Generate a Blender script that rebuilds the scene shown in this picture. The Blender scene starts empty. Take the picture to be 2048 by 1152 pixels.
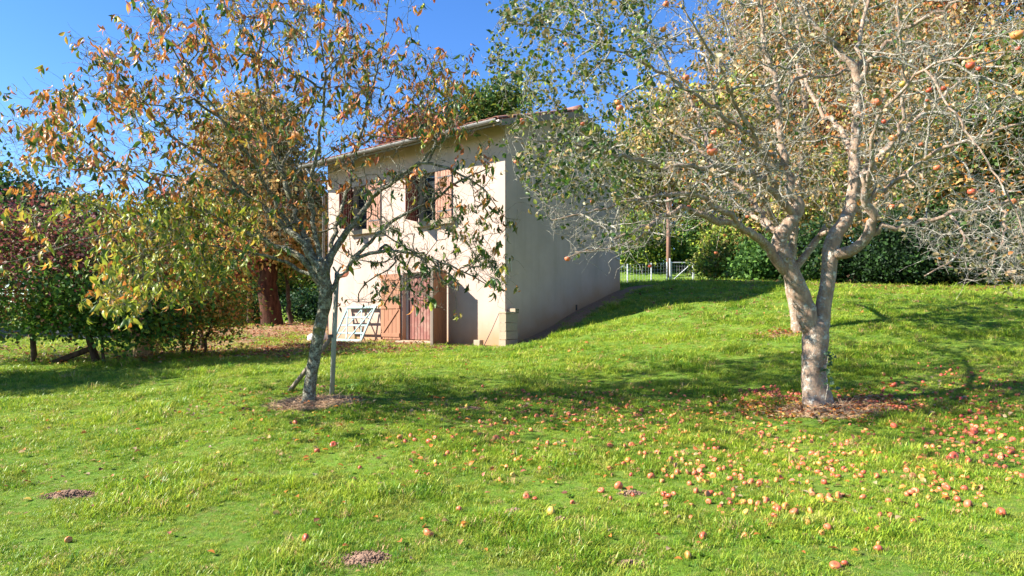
import bpy, math, random
import numpy as np
from mathutils import Vector, Matrix, noise as mnoise

# ------------------------------------------------------------------ camera, light, exposure
SC = bpy.context.scene
COL = SC.collection
F = 1334.0; CX = 1024.0; HY = 640.0; EYE = 1.6
cam_d = bpy.data.cameras.new('camera'); cam = bpy.data.objects.new('camera', cam_d); COL.objects.link(cam)
cam.location = (0, 0, EYE); cam.rotation_euler = (math.radians(90), 0, 0)
cam_d.sensor_width = 36; cam_d.lens = F / 2048 * 36; cam_d.shift_y = (HY - 576) / 2048
cam_d.clip_start = 0.05; cam_d.clip_end = 800
SC.camera = cam
SUN_EL = 35.0; SUN_AZ = 10.0          # light travels towards (cos az, sin az)
world = bpy.data.worlds.new('World'); SC.world = world; world.use_nodes = True
wn = world.node_tree; wn.nodes.clear()
wo = wn.nodes.new('ShaderNodeOutputWorld'); wb = wn.nodes.new('ShaderNodeBackground'); ws = wn.nodes.new('ShaderNodeTexSky')
ws.sky_type = 'NISHITA'; ws.sun_disc = False; ws.sun_elevation = math.radians(SUN_EL); ws.sun_rotation = math.radians(260)
ws.air_density = 1.0; ws.dust_density = 0.0; ws.ozone_density = 4.0; ws.altitude = 300
hs = wn.nodes.new('ShaderNodeHueSaturation'); hs.inputs['Saturation'].default_value = 1.22; hs.inputs['Hue'].default_value = .51; wn.links.new(ws.outputs[0], hs.inputs['Color']); wn.links.new(hs.outputs[0], wb.inputs[0]); wb.inputs[1].default_value = 0.08; wn.links.new(wb.outputs[0], wo.inputs[0])
sun_d = bpy.data.lights.new('sun', 'SUN'); sun = bpy.data.objects.new('sun', sun_d); COL.objects.link(sun)
sun_d.energy = 5.0; sun_d.angle = math.radians(0.53); sun_d.color = (1.0, 0.93, 0.82)
_e = math.radians(SUN_EL); _a = math.radians(SUN_AZ)
sun.rotation_euler = Vector((math.cos(_a) * math.cos(_e), math.sin(_a) * math.cos(_e), -math.sin(_e))).to_track_quat('-Z', 'Y').to_euler()
sun.location = (-20, 0, 20)
vs = SC.view_settings; vs.view_transform = 'Standard'; vs.look = 'None'; vs.gamma = 1; vs.use_curve_mapping = False
vs.exposure = 1.8
SC.display_settings.display_device = 'sRGB'
try:
    SC.cycles.max_bounces = 7; SC.cycles.transparent_max_bounces = 6; SC.cycles.diffuse_bounces = 4
    SC.cycles.use_denoising = True
except Exception: pass

RNG = np.random.default_rng(7); random.seed(7)
PI = math.pi

def at(px, py, Y):
    return np.array([(px - CX) / F * Y, Y, EYE + (HY - py) / F * Y])

# ------------------------------------------------------------------ terrain height
_cp = [(0,0,0),(-5,0,-.02),(5,0,.02),(0,3.5,.22),(-4,4,.2),(4,4,.27),(-2.4,7.9,.62),(3.57,7.8,.58),(.5,8,.58),(8,8,.8),
       (-.16,15.4,1.02),(-1.5,16.4,1.03),(-3,17.6,1.03),(-5.4,19.5,1.03),(-1,14.2,.98),(-4.5,16.5,1.0),(3.18,19.65,2.5),(1.5,17.5,1.72),(.6,16.35,1.25),(3.2,15.6,1.72),
       (5.1,12,1.35),(9,12,1.6),(8,25,2.95),(19,25,3.0),(12,18,2.35),(-7.7,12.4,.8),(-9.5,12,.78),(-12.5,16,1.0),(-14,20,1.05),
       (-8.6,24,1.42),(-25,30,1.4),(-12,34,1.7),(4.2,24.5,2.9),(6.2,33,3.4),(9,33,3.45),(14,33,3.5),(0,33,3.3),(0,24,2.3),(-6,30,1.8),
       (-9,5,.2),(-8,8,.5),(12,5,.6),(-70,40,1.6),(70,40,5),(6,37,4.4),(10,37,4.5),(3,37,4.2),(14,37,4.5),(-1,37,4.0),(22,40,5),(8,45,5),(0,120,6),(-70,120,3),(80,120,7),(-70,-20,-.5),(70,-20,.5)]
_cp = np.array(_cp, float)
def _U(r2): return np.where(r2 > 1e-9, 0.5 * r2 * np.log(np.maximum(r2, 1e-9)), 0)
def _tps():
    n = len(_cp); P = _cp[:, :2]
    K = _U(((P[:, None] - P[None]) ** 2).sum(-1)) + np.eye(n) * 0.6
    A = np.zeros((n + 3, n + 3)); A[:n, :n] = K; A[:n, n] = 1; A[:n, n+1:] = P; A[n, :n] = 1; A[n+1:, :n] = P.T
    return np.linalg.solve(A, np.concatenate([_cp[:, 2], [0, 0, 0]]))
_w = _tps()
def gz(x, y, micro=True):
    x = np.asarray(x, float); y = np.asarray(y, float); sh = np.broadcast(x, y).shape
    xf = np.broadcast_to(x, sh).ravel(); yf = np.broadcast_to(y, sh).ravel()
    z = _w[-3] + _w[-2] * xf + _w[-1] * yf
    for i in range(len(_cp)):
        z = z + _w[i] * _U((xf - _cp[i, 0]) ** 2 + (yf - _cp[i, 1]) ** 2)
    if micro:
        z = z + .012 * np.sin(2.3 * xf + 1.1 * yf) * np.cos(1.7 * yf - .9 * xf) + .008 * np.sin(5.1 * xf - 2.2 * yf + 1) * np.sin(4.3 * yf + 2)
        z = z + .02 * np.sin(.9 * xf + 2) * np.sin(1.1 * yf)
    return z.reshape(sh) if sh else float(z[0])
def ground_at(px, py):
    Ys = np.linspace(2.2, 60, 3000); X = (px - CX) / F * Ys; Z = EYE + (HY - py) / F * Ys
    d = Z - gz(X, Ys); k = np.argmax(d < 0)
    if d[k] >= 0: k = len(Ys) - 1
    return np.array([X[k], Ys[k], gz(X[k], Ys[k])])

# ------------------------------------------------------------------ object helpers
def tag(o, label=None, cat=None, group=None, kind=None):
    if label: o['label'] = label
    if cat: o['category'] = cat
    if group: o['group'] = group
    if kind: o['kind'] = kind
    return o
def empty(name, loc, rz=0.0):
    o = bpy.data.objects.new(name, None); COL.objects.link(o); o.location = loc; o.rotation_euler = (0, 0, rz); o.empty_display_size = .2
    return o
def newmesh(name, V, Fs, mat, col=None, smooth=False, mats=None, midx=None):
    V = np.asarray(V, np.float32).reshape(-1, 3)
    me = bpy.data.meshes.new(name)
    if isinstance(Fs, np.ndarray):
        n, k = Fs.shape
        me.vertices.add(len(V)); me.vertices.foreach_set('co', V.ravel())
        me.loops.add(n * k); me.loops.foreach_set('vertex_index', Fs.astype(np.int32).ravel())
        me.polygons.add(n); me.polygons.foreach_set('loop_start', np.arange(0, n * k, k, dtype=np.int32))
        try: me.polygons.foreach_set('loop_total', np.full(n, k, np.int32))
        except Exception: pass
        me.update(calc_edges=True)
    else:
        me.from_pydata(V.tolist(), [], Fs); me.update()
    if col is not None:
        a = me.attributes.new('Col', 'FLOAT_COLOR', 'POINT')
        c = np.ones((len(V), 4), np.float32); c[:, :3] = col; a.data.foreach_set('color', c.ravel())
    if smooth: me.polygons.foreach_set('use_smooth', np.ones(len(me.polygons), bool))
    if mat: me.materials.append(mat)
    return me
def link(name, me, parent=None, loc=None, rot=None, scale=None):
    o = bpy.data.objects.new(name, me); COL.objects.link(o)
    if parent: o.parent = parent
    if loc is not None: o.location = loc
    if rot is not None: o.rotation_euler = rot
    if scale is not None: o.scale = scale
    return o
def mk(name, V, Fs, mat, parent=None, col=None, smooth=False, loc=None):
    return link(name, newmesh(name, V, Fs, mat, col, smooth), parent, loc)

class B:
    def __init__(s): s.V = []; s.F = []
    def box(s, c, sz, R=None):
        c = np.array(c, float); h = np.array(sz, float) / 2; n = len(s.V)
        for i in (-1, 1):
            for j in (-1, 1):
                for k in (-1, 1):
                    p = np.array([i, j, k]) * h
                    if R is not None: p = R @ p
                    s.V.append(c + p)
        s.F += [tuple(n + q for q in f) for f in ((0,1,3,2),(4,6,7,5),(0,4,5,1),(2,3,7,6),(0,2,6,4),(1,5,7,3))]
        return s
    def bb(s, a, b): a = np.array(a, float); b = np.array(b, float); return s.box((a + b) / 2, b - a)
    def beam(s, p0, p1, w, h, up=(0, 0, 1)):
        p0 = np.array(p0, float); p1 = np.array(p1, float); d = p1 - p0; L = np.linalg.norm(d); x = d / L
        y = np.cross(up, x); y /= np.linalg.norm(y); z = np.cross(x, y)
        return s.box((p0 + p1) / 2, (L, w, h), np.stack([x, y, z], 1))
    def tube(s, pts, rad, k=8, cap=True):
        V, Fq = tube(np.array(pts, float), np.broadcast_to(np.array(rad, float), (len(pts),)), k); n = len(s.V)
        s.V += list(V); s.F += [tuple(int(q) + n for q in f) for f in Fq]
        if cap: s.F += [tuple(n + i for i in range(k))[::-1], tuple(n + len(V) - k + i for i in range(k))]
        return s
    def grid(s, xs, zs, solid, y0, y1):
        "cells of an x-z grid extruded along y, no inner faces"
        xs = list(xs); zs = list(zs)
        ok = lambda i, j: 0 <= i < len(xs) - 1 and 0 <= j < len(zs) - 1 and solid((xs[i] + xs[i+1]) / 2, (zs[j] + zs[j+1]) / 2)
        def q(*p): n = len(s.V); s.V.extend(np.array(v, float) for v in p); s.F.append((n, n+1, n+2, n+3))
        for i in range(len(xs) - 1):
            for j in range(len(zs) - 1):
                if not ok(i, j): continue
                a, b, c, d = xs[i], xs[i+1], zs[j], zs[j+1]
                q((a,y0,c),(b,y0,c),(b,y0,d),(a,y0,d)); q((b,y1,c),(a,y1,c),(a,y1,d),(b,y1,d))
                if not ok(i-1, j): q((a,y1,c),(a,y0,c),(a,y0,d),(a,y1,d))
                if not ok(i+1, j): q((b,y0,c),(b,y1,c),(b,y1,d),(b,y0,d))
                if not ok(i, j-1): q((a,y1,c),(b,y1,c),(b,y0,c),(a,y0,c))
                if not ok(i, j+1): q((a,y0,d),(b,y0,d),(b,y1,d),(a,y1,d))
        return s
    def build(s, name, mat, parent=None, bevel=0, smooth=False, loc=None):
        o = mk(name, np.array(s.V), s.F, mat, parent, smooth=smooth, loc=loc)
        if bevel:
            m = o.modifiers.new('bevel', 'BEVEL'); m.width = bevel; m.segments = 1; m.limit_method = 'ANGLE'
        return o

def tube(P, R, k):
    n = len(P); T = np.gradient(P, axis=0); T /= np.linalg.norm(T, axis=1)[:, None] + 1e-9
    m = T.mean(0); ref = np.eye(3)[np.argmin(abs(m))]
    N1 = np.cross(T, ref); N1 /= np.linalg.norm(N1, axis=1)[:, None] + 1e-9; N2 = np.cross(T, N1)
    a = np.arange(k) * 2 * PI / k
    V = P[:, None] + R[:, None, None] * (np.cos(a)[None, :, None] * N1[:, None] + np.sin(a)[None, :, None] * N2[:, None])
    i = np.arange(n - 1)[:, None] * k; j = np.arange(k)[None]; j2 = (j + 1) % k
    Fq = np.stack([i + j, i + j2, i + k + j2, i + k + j], -1).reshape(-1, 4)
    return V.reshape(-1, 3), Fq
def prisms(P0, P1, R0, R1, k=3):
    D = P1 - P0; L = np.linalg.norm(D, axis=1); T = D / (L[:, None] + 1e-9)
    ref = np.where(np.abs(T[:, 2:3]) > .8, np.array([[1., 0, 0]]), np.array([[0, 0, 1.]]))
    N1 = np.cross(T, ref); N1 /= np.linalg.norm(N1, axis=1)[:, None] + 1e-9; N2 = np.cross(T, N1)
    a = np.arange(k) * 2 * PI / k
    ring = np.cos(a)[None, :, None] * N1[:, None] + np.sin(a)[None, :, None] * N2[:, None]
    V = np.concatenate([P0[:, None] + R0[:, None, None] * ring, P1[:, None] + R1[:, None, None] * ring], 1)
    n = len(P0); b = np.arange(n)[:, None] * 2 * k; j = np.arange(k)[None]; j2 = (j + 1) % k
    Fq = np.stack([b + j, b + j2, b + k + j2, b + k + j], -1).reshape(-1, 4)
    return V.reshape(-1, 3), Fq

# ------------------------------------------------------------------ materials
class NT:
    def __init__(s, name):
        s.m = bpy.data.materials.new(name); s.m.use_nodes = True; s.t = s.m.node_tree; s.t.nodes.clear()
        s.out = s.t.nodes.new('ShaderNodeOutputMaterial'); s._c = {}
    def n(s, t, **kw):
        x = s.t.nodes.new('ShaderNode' + t)
        for k, v in kw.items():
            if k in x.inputs: s.set(x.inputs[k], v)
            else: setattr(x, k, v)
        return x
    def set(s, inp, v):
        if isinstance(v, bpy.types.NodeSocket): s.t.links.new(v, inp)
        elif isinstance(v, (tuple, list)) and len(v) == 3 and inp.type == 'RGBA': inp.default_value = (*v, 1)
        else: inp.default_value = v
    def pos(s, space='Object'):
        if space == 'World': return s.n('NewGeometry').outputs['Position']
        return s.n('TexCoord').outputs['Object']
    def noise(s, scale, detail=4, rough=.6, vec=None, dist=0):
        x = s.n('TexNoise', Scale=scale, Detail=detail, Roughness=rough, Distortion=dist)
        if vec is not None: s.set(x.inputs['Vector'], vec)
        return x.outputs['Fac']
    def ramp(s, f, a, b):
        x = s.n('MapRange'); s.set(x.inputs['Value'], f); x.inputs['From Min'].default_value = a; x.inputs['From Max'].default_value = b; x.clamp = True
        return x.outputs[0]
    def mix(s, f, a, b, mode='MIX'):
        x = s.n('Mix'); x.data_type = 'RGBA'; x.blend_type = mode
        s.set(x.inputs[0], f); s.set(x.inputs[6], a); s.set(x.inputs[7], b); return x.outputs[2]
    def math(s, op, a, b=0.0):
        x = s.n('Math'); x.operation = op; s.set(x.inputs[0], a); s.set(x.inputs[1], b); return x.outputs[0]
    def scalevec(s, vec, sc):
        x = s.n('Mapping'); s.set(x.inputs['Vector'], vec); x.inputs['Scale'].default_value = sc; return x.outputs[0]
    def attr(s, name): x = s.n('Attribute'); x.attribute_name = name; return x
    def bump(s, h, strength=.5, dist=.01):
        x = s.n('Bump'); x.inputs['Strength'].default_value = strength; x.inputs['Distance'].default_value = dist; s.set(x.inputs['Height'], h); return x.outputs[0]
    def bsdf(s, col, rough=.8, normal=None, metal=0, spec=.3):
        x = s.n('BsdfPrincipled'); s.set(x.inputs['Base Color'], col); s.set(x.inputs['Roughness'], rough); x.inputs['Metallic'].default_value = metal
        x.inputs['Specular IOR Level'].default_value = spec
        if normal is not None: s.set(x.inputs['Normal'], normal)
        return x.outputs[0]
    def done(s, sh): s.t.links.new(sh, s.out.inputs[0]); return s.m

def leaf_mat(name, trans=.35, rough=.45, spec=.35, vary=.25):
    t = NT(name); c = t.attr('Col').outputs['Color']; f = t.noise(35, 3, .6, t.pos())
    d = t.mix(t.ramp(f, .35, .7), c, t.mix(1.0, c, (1 - vary, 1 - vary * 1.2, 1 - vary), 'MULTIPLY'))
    a = t.bsdf(d, rough, spec=spec); tr = t.n('BsdfTranslucent'); t.set(tr.inputs[0], d)
    mx = t.n('MixShader'); mx.inputs[0].default_value = trans; t.t.links.new(a, mx.inputs[1]); t.t.links.new(tr.outputs[0], mx.inputs[2])
    return t.done(mx.outputs[0])
def simple(name, c1, c2, scale=8, rough=.8, bump=.3, bd=.004, stretch=None, metal=0, spec=.3, dirt=None, dscale=3):
    t = NT(name); p = t.pos(); q = t.scalevec(p, stretch) if stretch else p
    f = t.noise(scale, 5, .65, q); c = t.mix(t.ramp(f, .3, .7), c1, c2)
    if dirt: c = t.mix(t.math('MULTIPLY', t.ramp(t.noise(dscale, 4, .7, p), .5, .72), .7), c, dirt)
    return t.done(t.bsdf(c, rough, t.bump(t.noise(scale * 5, 4, .7, q), bump, bd), metal, spec))
def bark(name, dark, mid, pale, lich=.5, scale=9, moss=None):
    t = NT(name); p = t.pos(); q = t.scalevec(p, (1, 1, .35))
    f1 = t.noise(scale * 2.2, 6, .7, q); f2 = t.noise(scale * 1.7, 6, .8, p, .1); f3 = t.noise(scale * 5, 3, .6, p)
    c = t.mix(t.ramp(f1, .35, .65), dark, mid)
    lf = t.math('MULTIPLY', t.ramp(f2, lich, lich + .09), t.ramp(f3, .3, .55)); c = t.mix(lf, c, pale)
    if moss: c = t.mix(t.ramp(t.noise(scale * .55, 4, .6, p), .56, .66), c, moss)
    h = t.math('ADD', t.math('MULTIPLY', f1, 1.0), t.math('MULTIPLY', lf, .5))
    return t.done(t.bsdf(c, .9, t.bump(h, .9, .02), spec=.15))

M = {}
M['leaf'] = leaf_mat('leaf surface'); M['far_leaf'] = leaf_mat('far leaf surface', .3, .6, .2)
M['bark_young'] = bark('lichened dark bark', (.055, .045, .03), (.17, .145, .10), (.40, .40, .31), .45, 12, (.15, .155, .055))
M['bark_apple'] = bark('pale apple bark', (.20, .13, .09), (.40, .29, .21), (.55, .51, .43), .5, 7)
M['twig_apple'] = bark('pale lichen twig bark', (.20, .17, .13), (.34, .31, .25), (.56, .54, .45), .44, 14)
M['bark_far'] = bark('brown far bark', (.035, .022, .015), (.12, .075, .05), (.25, .2, .16), .6, 4)
M['bark_red'] = bark('reddish fibrous bark', (.025, .01, .006), (.10, .042, .024), (.15, .09, .06), .64, 3)
M['salmon'] = simple('faded salmon shutter paint', (.36, .19, .13), (.30, .15, .10), 6, .7, .25, .002, (1, 1, .15))
M['shutter_shade'] = simple('red brown shutter paint darkened for shade', (.14, .035, .025), (.09, .025, .02), 6, .6, .25, .002, (1, 1, .15))  # projecting leaves turned from the sun: their shade is put into the red brown
M['door'] = simple('dull maroon door paint', (.21, .085, .065), (.16, .06, .05), 6, .65, .25, .002, (1, 1, .15), dirt=(.3, .2, .15))
M['orange_wood'] = simple('bare orange wood', (.30, .145, .08), (.22, .10, .055), 5, .7, .3, .003, (1, 1, .12))
M['grey_wood'] = simple('weathered grey wood', (.25, .2, .16), (.18, .14, .11), 5, .85, .3, .003, (1, 1, .12))
M['pale_blue'] = simple('flaking pale blue paint', (.11, .195, .20), (.15, .23, .22), 7, .6, .2, .002, dirt=(.3, .33, .28), dscale=9)
M['white'] = simple('aged white paint', (.45, .43, .4), (.36, .35, .32), 7, .5, .15, .002)
M['zinc'] = simple('dull zinc gutter', (.27, .26, .25), (.17, .16, .15), 5, .55, .1, .002, metal=.3)
M['soffit'] = simple('cream soffit boards', (.55, .47, .36), (.45, .38, .29), 5, .8, .2, .002)
M['tile'] = simple('weathered clay roof tile', (.30, .12, .08), (.17, .08, .06), 9, .85, .4, .006, dirt=(.16, .15, .12), dscale=6)
M['glass'] = simple('dark window glass', (.02, .025, .03), (.03, .035, .04), 2, .08, 0, .001, spec=.6)
M['iron'] = simple('dark iron', (.10, .10, .11), (.06, .06, .06), 9, .6, .2, .002, metal=.4)
M['dark'] = simple('dark cellar plaster', (.05, .04, .035), (.03, .025, .02), 4, .9, .2)
M['concrete'] = simple('grey concrete block', (.33, .27, .19), (.25, .205, .15), 20, .95, .6, .004, dirt=(.3, .24, .17), dscale=7)
M['galv'] = simple('galvanised steel', (.55, .57, .60), (.45, .47, .5), 7, .5, .1, .001, metal=.2)
M['post'] = simple('grey green steel pipe', (.34, .36, .32), (.24, .26, .22), 7, .5, .2, .002, (1, 1, .3), metal=.2, dirt=(.28, .22, .14), dscale=8)
M['pole'] = simple('red brown creosoted pole', (.26, .14, .10), (.19, .10, .07), 6, .85, .3, .004, (1, 1, .2))
M['bag'] = simple('crumpled white plastic', (.72, .71, .70), (.55, .54, .55), 6, .45, .8, .02)
M['soil'] = simple('dry crumbly soil', (.34, .215, .145), (.22, .135, .09), 14, .95, 1, .02)
M['straw'] = simple('dry straw mulch', (.55, .39, .24), (.38, .24, .14), 6, .9, .3)
M['cable'] = simple('pale plastic conduit', (.6, .58, .55), (.5, .48, .46), 6, .5, .1)
M['stone'] = simple('grey blue rubble stone', (.10, .105, .12), (.055, .055, .065), 3, .9, .8, .03, dirt=(.05, .07, .03))

def apple_mat():
    t = NT('apple skin'); p = t.pos(); c = t.attr('Col').outputs['Color']
    oi = t.n('ObjectInfo'); v = t.n('VectorMath'); v.operation = 'ADD'; t.set(v.inputs[0], p)
    cv = t.n('CombineXYZ'); 
    for k in range(3): t.set(cv.inputs[k], t.math('MULTIPLY', oi.outputs['Random'], 7.3 + 5 * k))
    t.set(v.inputs[1], cv.outputs[0])
    f = t.ramp(t.noise(17, 3, .6, v.outputs[0]), .38, .62)
    d = t.mix(f, c, t.mix(.4, c, (.60, .30, .08)))
    br = t.ramp(t.noise(24, 3, .6, v.outputs[0]), .66, .7); d = t.mix(t.math('MULTIPLY', br, .7), d, (.16, .07, .03))
    return t.done(t.bsdf(d, .42, spec=.4))
M['apple'] = apple_mat()

def wall_mat():
    t = NT('cream render with soil splash'); p = t.pos(); s = t.n('SeparateXYZ'); t.set(s.inputs[0], p)
    base = t.mix(t.ramp(t.noise(1.1, 5, .6, p), .3, .7), (.45, .345, .29), (.37, .285, .24))
    base = t.mix(t.math('MULTIPLY', t.ramp(t.noise(1.2, 4, .7, t.scalevec(p, (1, 1, .08))), .5, .72), .55), base, (.28, .225, .18))
    base = t.mix(t.math('MULTIPLY', t.ramp(t.noise(3.4, 5, .8, p), .58, .7), .22), base, (.50, .42, .35))
    yp = t.math('MAXIMUM', s.outputs[1], 0.0)
    h = t.math('SUBTRACT', s.outputs[2], t.math('MULTIPLY', yp, .275))
    h = t.math('ADD', h, t.math('MULTIPLY', t.math('SUBTRACT', t.noise(1.6, 4, .6, p), .5), .7))
    sp = t.math('SUBTRACT', 1.0, t.ramp(h, .05, 1.0)); sp = t.math('POWER', sp, 1.6)
    c = t.mix(t.math('MULTIPLY', sp, .85), base, (.32, .18, .09))
    return t.done(t.bsdf(c, .95, t.bump(t.noise(70, 4, .7, p), .35, .004), spec=.1))
M['wall'] = wall_mat()

def ground_mat():
    t = NT('lawn ground'); p = t.pos('World')
    g = t.mix(t.ramp(t.noise(.8, 5, .65, p), .35, .65), (.14, .24, .03), (.09, .18, .022))
    g = t.mix(t.ramp(t.noise(14, 4, .7, p), .45, .7), g, (.17, .22, .05))
    g = t.mix(t.math('MULTIPLY', t.ramp(t.noise(5, 5, .7, p), .55, .68), .6), g, (.17, .13, .06))
    d = t.mix(t.ramp(t.noise(22, 5, .75, p), .35, .65), (.36, .22, .13), (.22, .13, .075))
    a = t.attr('dirt').outputs['Fac']; a2 = t.ramp(t.math('ADD', a, t.math('MULTIPLY', t.math('SUBTRACT', t.noise(6, 5, .7, p), .5), .9)), .35, .65)
    return t.done(t.bsdf(t.mix(a2, g, d), .95, t.bump(t.noise(40, 5, .75, p), 1, .03), spec=.05))
M['ground'] = ground_mat()

def grass_mat():
    t = NT('grass blade'); p = t.pos('World'); r = t.n('ObjectInfo').outputs['Random']
    c = t.mix(t.ramp(t.noise(.55, 4, .6, p), .36, .62), (.15, .31, .022), (.295, .45, .035))
    c = t.mix(t.ramp(t.noise(3.1, 3, .6, p), .5, .68), c, (.29, .37, .06))
    c = t.mix(t.ramp(r, .55, 1.0), c, (.36, .45, .08)); c = t.mix(t.ramp(r, .965, .97), c, (.5, .4, .2))
    c = t.mix(t.math('SUBTRACT', 1.0, t.ramp(r, 0, .35)), c, (.075, .22, .026))
    at_ = t.attr('Col').outputs['Color']; c = t.mix(1.0, c, at_, 'MULTIPLY')
    a = t.bsdf(c, .42, spec=.3); tr = t.n('BsdfTranslucent'); t.set(tr.inputs[0], c)
    mx = t.n('MixShader'); mx.inputs[0].default_value = .4; t.t.links.new(a, mx.inputs[1]); t.t.links.new(tr.outputs[0], mx.inputs[2])
    return t.done(mx.outputs[0])
M['grass'] = grass_mat()

# ------------------------------------------------------------------ house frame (needed for masks)
A0 = np.array([-.16, 15.4]); FD = np.array([.786, -.618]); GD = np.array([.618, .786])
HZ = 1.03; HRZ = math.atan2(-.618, .786)
def h2w(x, y): return A0 + x * FD + y * GD
def w2h(X, Y):
    dx = X - A0[0]; dy = Y - A0[1]; return dx * FD[0] + dy * FD[1], dx * GD[0] + dy * GD[1]

TL = np.array([-2.42, 7.9]); TR = np.array([3.56, 7.8])   # the two fruit trees
T2 = np.array([5.1, 12.0]); TB = np.array([-8.62, 24.0])
soil_spots = [(140,992,.22,.07),(730,1118,.17,.10),(1030,1025,.07,.045),(940,818,.16,.1),(1262,988,.10,.045),(1255,1132,.10,.05),(1120,1040,.05,.03)]
soil_w = [(ground_at(a, b), c, d) for a, b, c, d in soil_spots]
def dirtmask(X, Y):
    d = np.zeros(np.broadcast(X, Y).shape)
    def ell(cx, cy, rx, ry, v=1.0, soft=1.0):
        nonlocal d
        q = ((X - cx) / rx) ** 2 + ((Y - cy) / ry) ** 2; d = np.maximum(d, v * np.clip(1.5 - q * soft, 0, 1))
    ell(TL[0] + .08, TL[1] - .02, .5, .34); ell(TR[0] + .1, TR[1] - .15, .62, .36); ell(T2[0] - .3, T2[1], .35, .2, .8)
    ell(TB[0] + .5, TB[1] - 1, 4.5, 3.4, .8); ell(-4.6, 15.2, 4.0, 1.7, .52); ell(-6.0, 17, 3.2, 2.9, .74)
    ell(-9, 12.8, 4, 1.0, .4); ell(7.2, 8.6, 2.6, 1.1, .42); ell(6.6, 7.3, 1.6, .5, .5); ell(13, 21.5, 7, 1.6, .5)
    for p, a, b in soil_w: ell(p[0], p[1], a, b, 1.0)
    hx, hy = w2h(X, Y)
    d = np.maximum(d, np.where((hx > -6.9) & (hx < .3) & (hy < 0), np.clip(1.5 + hy * 2.0, 0, 1), 0))
    d = np.maximum(d, np.where((hy > -.3) & (hy < 6.4) & (hx > 0), np.clip(1.5 - hx * 1.3, 0, 1), 0))
    d = np.maximum(d, np.where((hy >= 0) & (hy < 5.4) & (hx > -6.6) & (hx < 0), 1, 0))
    return d

# ------------------------------------------------------------------ ground sheet
def spaced(a, b, n, g=1.25):
    out = [a]; s = .12
    return out
def axis(lo, a, b, hi, st):
    mid = list(np.arange(a, b, st)); L = []; x = a; s = st
    while x > lo: s *= 1.16; x -= s; L.append(x)
    R = []; x = mid[-1]; s = st
    while x < hi: s *= 1.16; x += s; R.append(x)
    return np.array(L[::-1] + mid + R)
gx = axis(-260, -8, 10, 260, .12); gy = axis(-120, 2.4, 17, 320, .12)
GX, GY = np.meshgrid(gx, gy); GZ = gz(GX, GY)
nx, ny = len(gx), len(gy)
i = np.arange(ny - 1)[:, None] * nx; j = np.arange(nx - 1)[None]
gf = np.stack([i + j, i + j + 1, i + nx + j + 1, i + nx + j], -1).reshape(-1, 4)
ground = mk('ground', np.stack([GX, GY, GZ], -1).reshape(-1, 3), gf, M['ground'], smooth=True)
da = ground.data.attributes.new('dirt', 'FLOAT', 'POINT'); da.data.foreach_set('value', dirtmask(GX, GY).astype(np.float32).ravel())
tag(ground, 'gently rising garden ground under the lawn', 'ground', kind='structure')

# ------------------------------------------------------------------ house
house = empty('house', (A0[0], A0[1], HZ), HRZ)
tag(house, 'small cream rendered house with salmon shutters, half hidden behind the fruit trees', 'house')
HL = 6.66; HD = 5.41; HH = 5.1; SL = .30
win = [(-2.84, -1.66, 3.07, 4.31), (-5.48, -4.30, 3.07, 4.31)]; door_o = (-3.46, -1.86, .04, 1.8)
ops = win + [door_o]
xs = sorted({-HL, 0.0} | {v for o in ops for v in o[:2]}); zs = sorted({-.6, HH} | {v for o in ops for v in o[2:]})
w = B(); w.grid(xs, zs, lambda x, z: not any(o[0] < x < o[1] and o[2] < z < o[3] for o in ops), 0, .25); w.build('wall', M['wall'], house)
def gable(x0, x1):
    b = B(); ym = HD / 2; prof = [(.25, -.6), (HD - .001, -.6), (HD - .001, HH - .002), (ym, HH + SL * ym - .01), (.25, HH + SL * .25 - .01)]
    prof = [(.25, -.6), (HD, -.6), (HD, HH), (ym, HH + SL * ym), (.25, HH + SL * .25)]
    n = len(prof)
    for x in (x0, x1): b.V += [np.array([x, y, z]) for y, z in prof]
    b.F = [tuple(range(n))[::-1], tuple(range(n, 2 * n))] + [(k, (k + 1) % n, n + (k + 1) % n, n + k) for k in range(n)]
    return b
# the corner strip carries the gable wall round to the front face
g_ = gable(-.25, 0); g_.build('wall', M['wall'], house)
gable(-HL, -HL + .25).build('wall', M['wall'], house)
B().bb((-HL + .25, HD - .25, -.6), (-.25, HD, HH)).build('wall', M['wall'], house)
B().bb((-HL + .25, .25, 2.2), (-.25, HD - .25, 2.4)).build('floor', M['dark'], house)
B().bb((-HL + .25, 1.4, -.3), (-.25, 1.5, 2.2)).build('cellar_wall', M['dark'], house)
# roof: two slabs, tiles above, soffit, gutter
OV = .6; GO = .35; TH = .07
def roof_slab(front):
    b = B(); ym = HD / 2
    y0, y1 = (-OV, ym) if front else (ym, HD + OV)
    f = lambda y: HH + SL * (y if front else HD - y) + .01
    for x in (-HL - GO, GO):
        b.V += [np.array(v) for v in ((x, y0, f(y0)), (x, y1, f(y1)), (x, y1, f(y1) + TH), (x, y0, f(y0) + TH))]
    b.F = [(0, 1, 2, 3)[::-1], (4, 5, 6, 7), (0, 1, 5, 4), (2, 3, 7, 6), (1, 2, 6, 5), (0, 4, 7, 3)]
    return b.build('roof_slab', M['soffit'], house)
roof_slab(True); roof_slab(False)
def tile_mesh():
    V = []; Fq = []
    for yy, zz, rr in ((0, 0, .10), (.40, 0, .085)):
        for k in range(7):
            a = PI * k / 6; V.append((math.cos(a) * rr, yy, .02 + math.sin(a) * rr * .55))
    for k in range(7): V.append((V[k][0] * .86, 0, V[k][2] - .014))
    Fq = [(k, k + 1, k + 8, k + 7) for k in range(6)] + [(k, k + 14, k + 15, k + 1) for k in range(6)]
    return newmesh('roof_tile', np.array(V), Fq, M['tile'], smooth=False)
tm = tile_mesh(); an = math.atan(SL)
rest_V = []; rest_F = []; nt = 0
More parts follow.
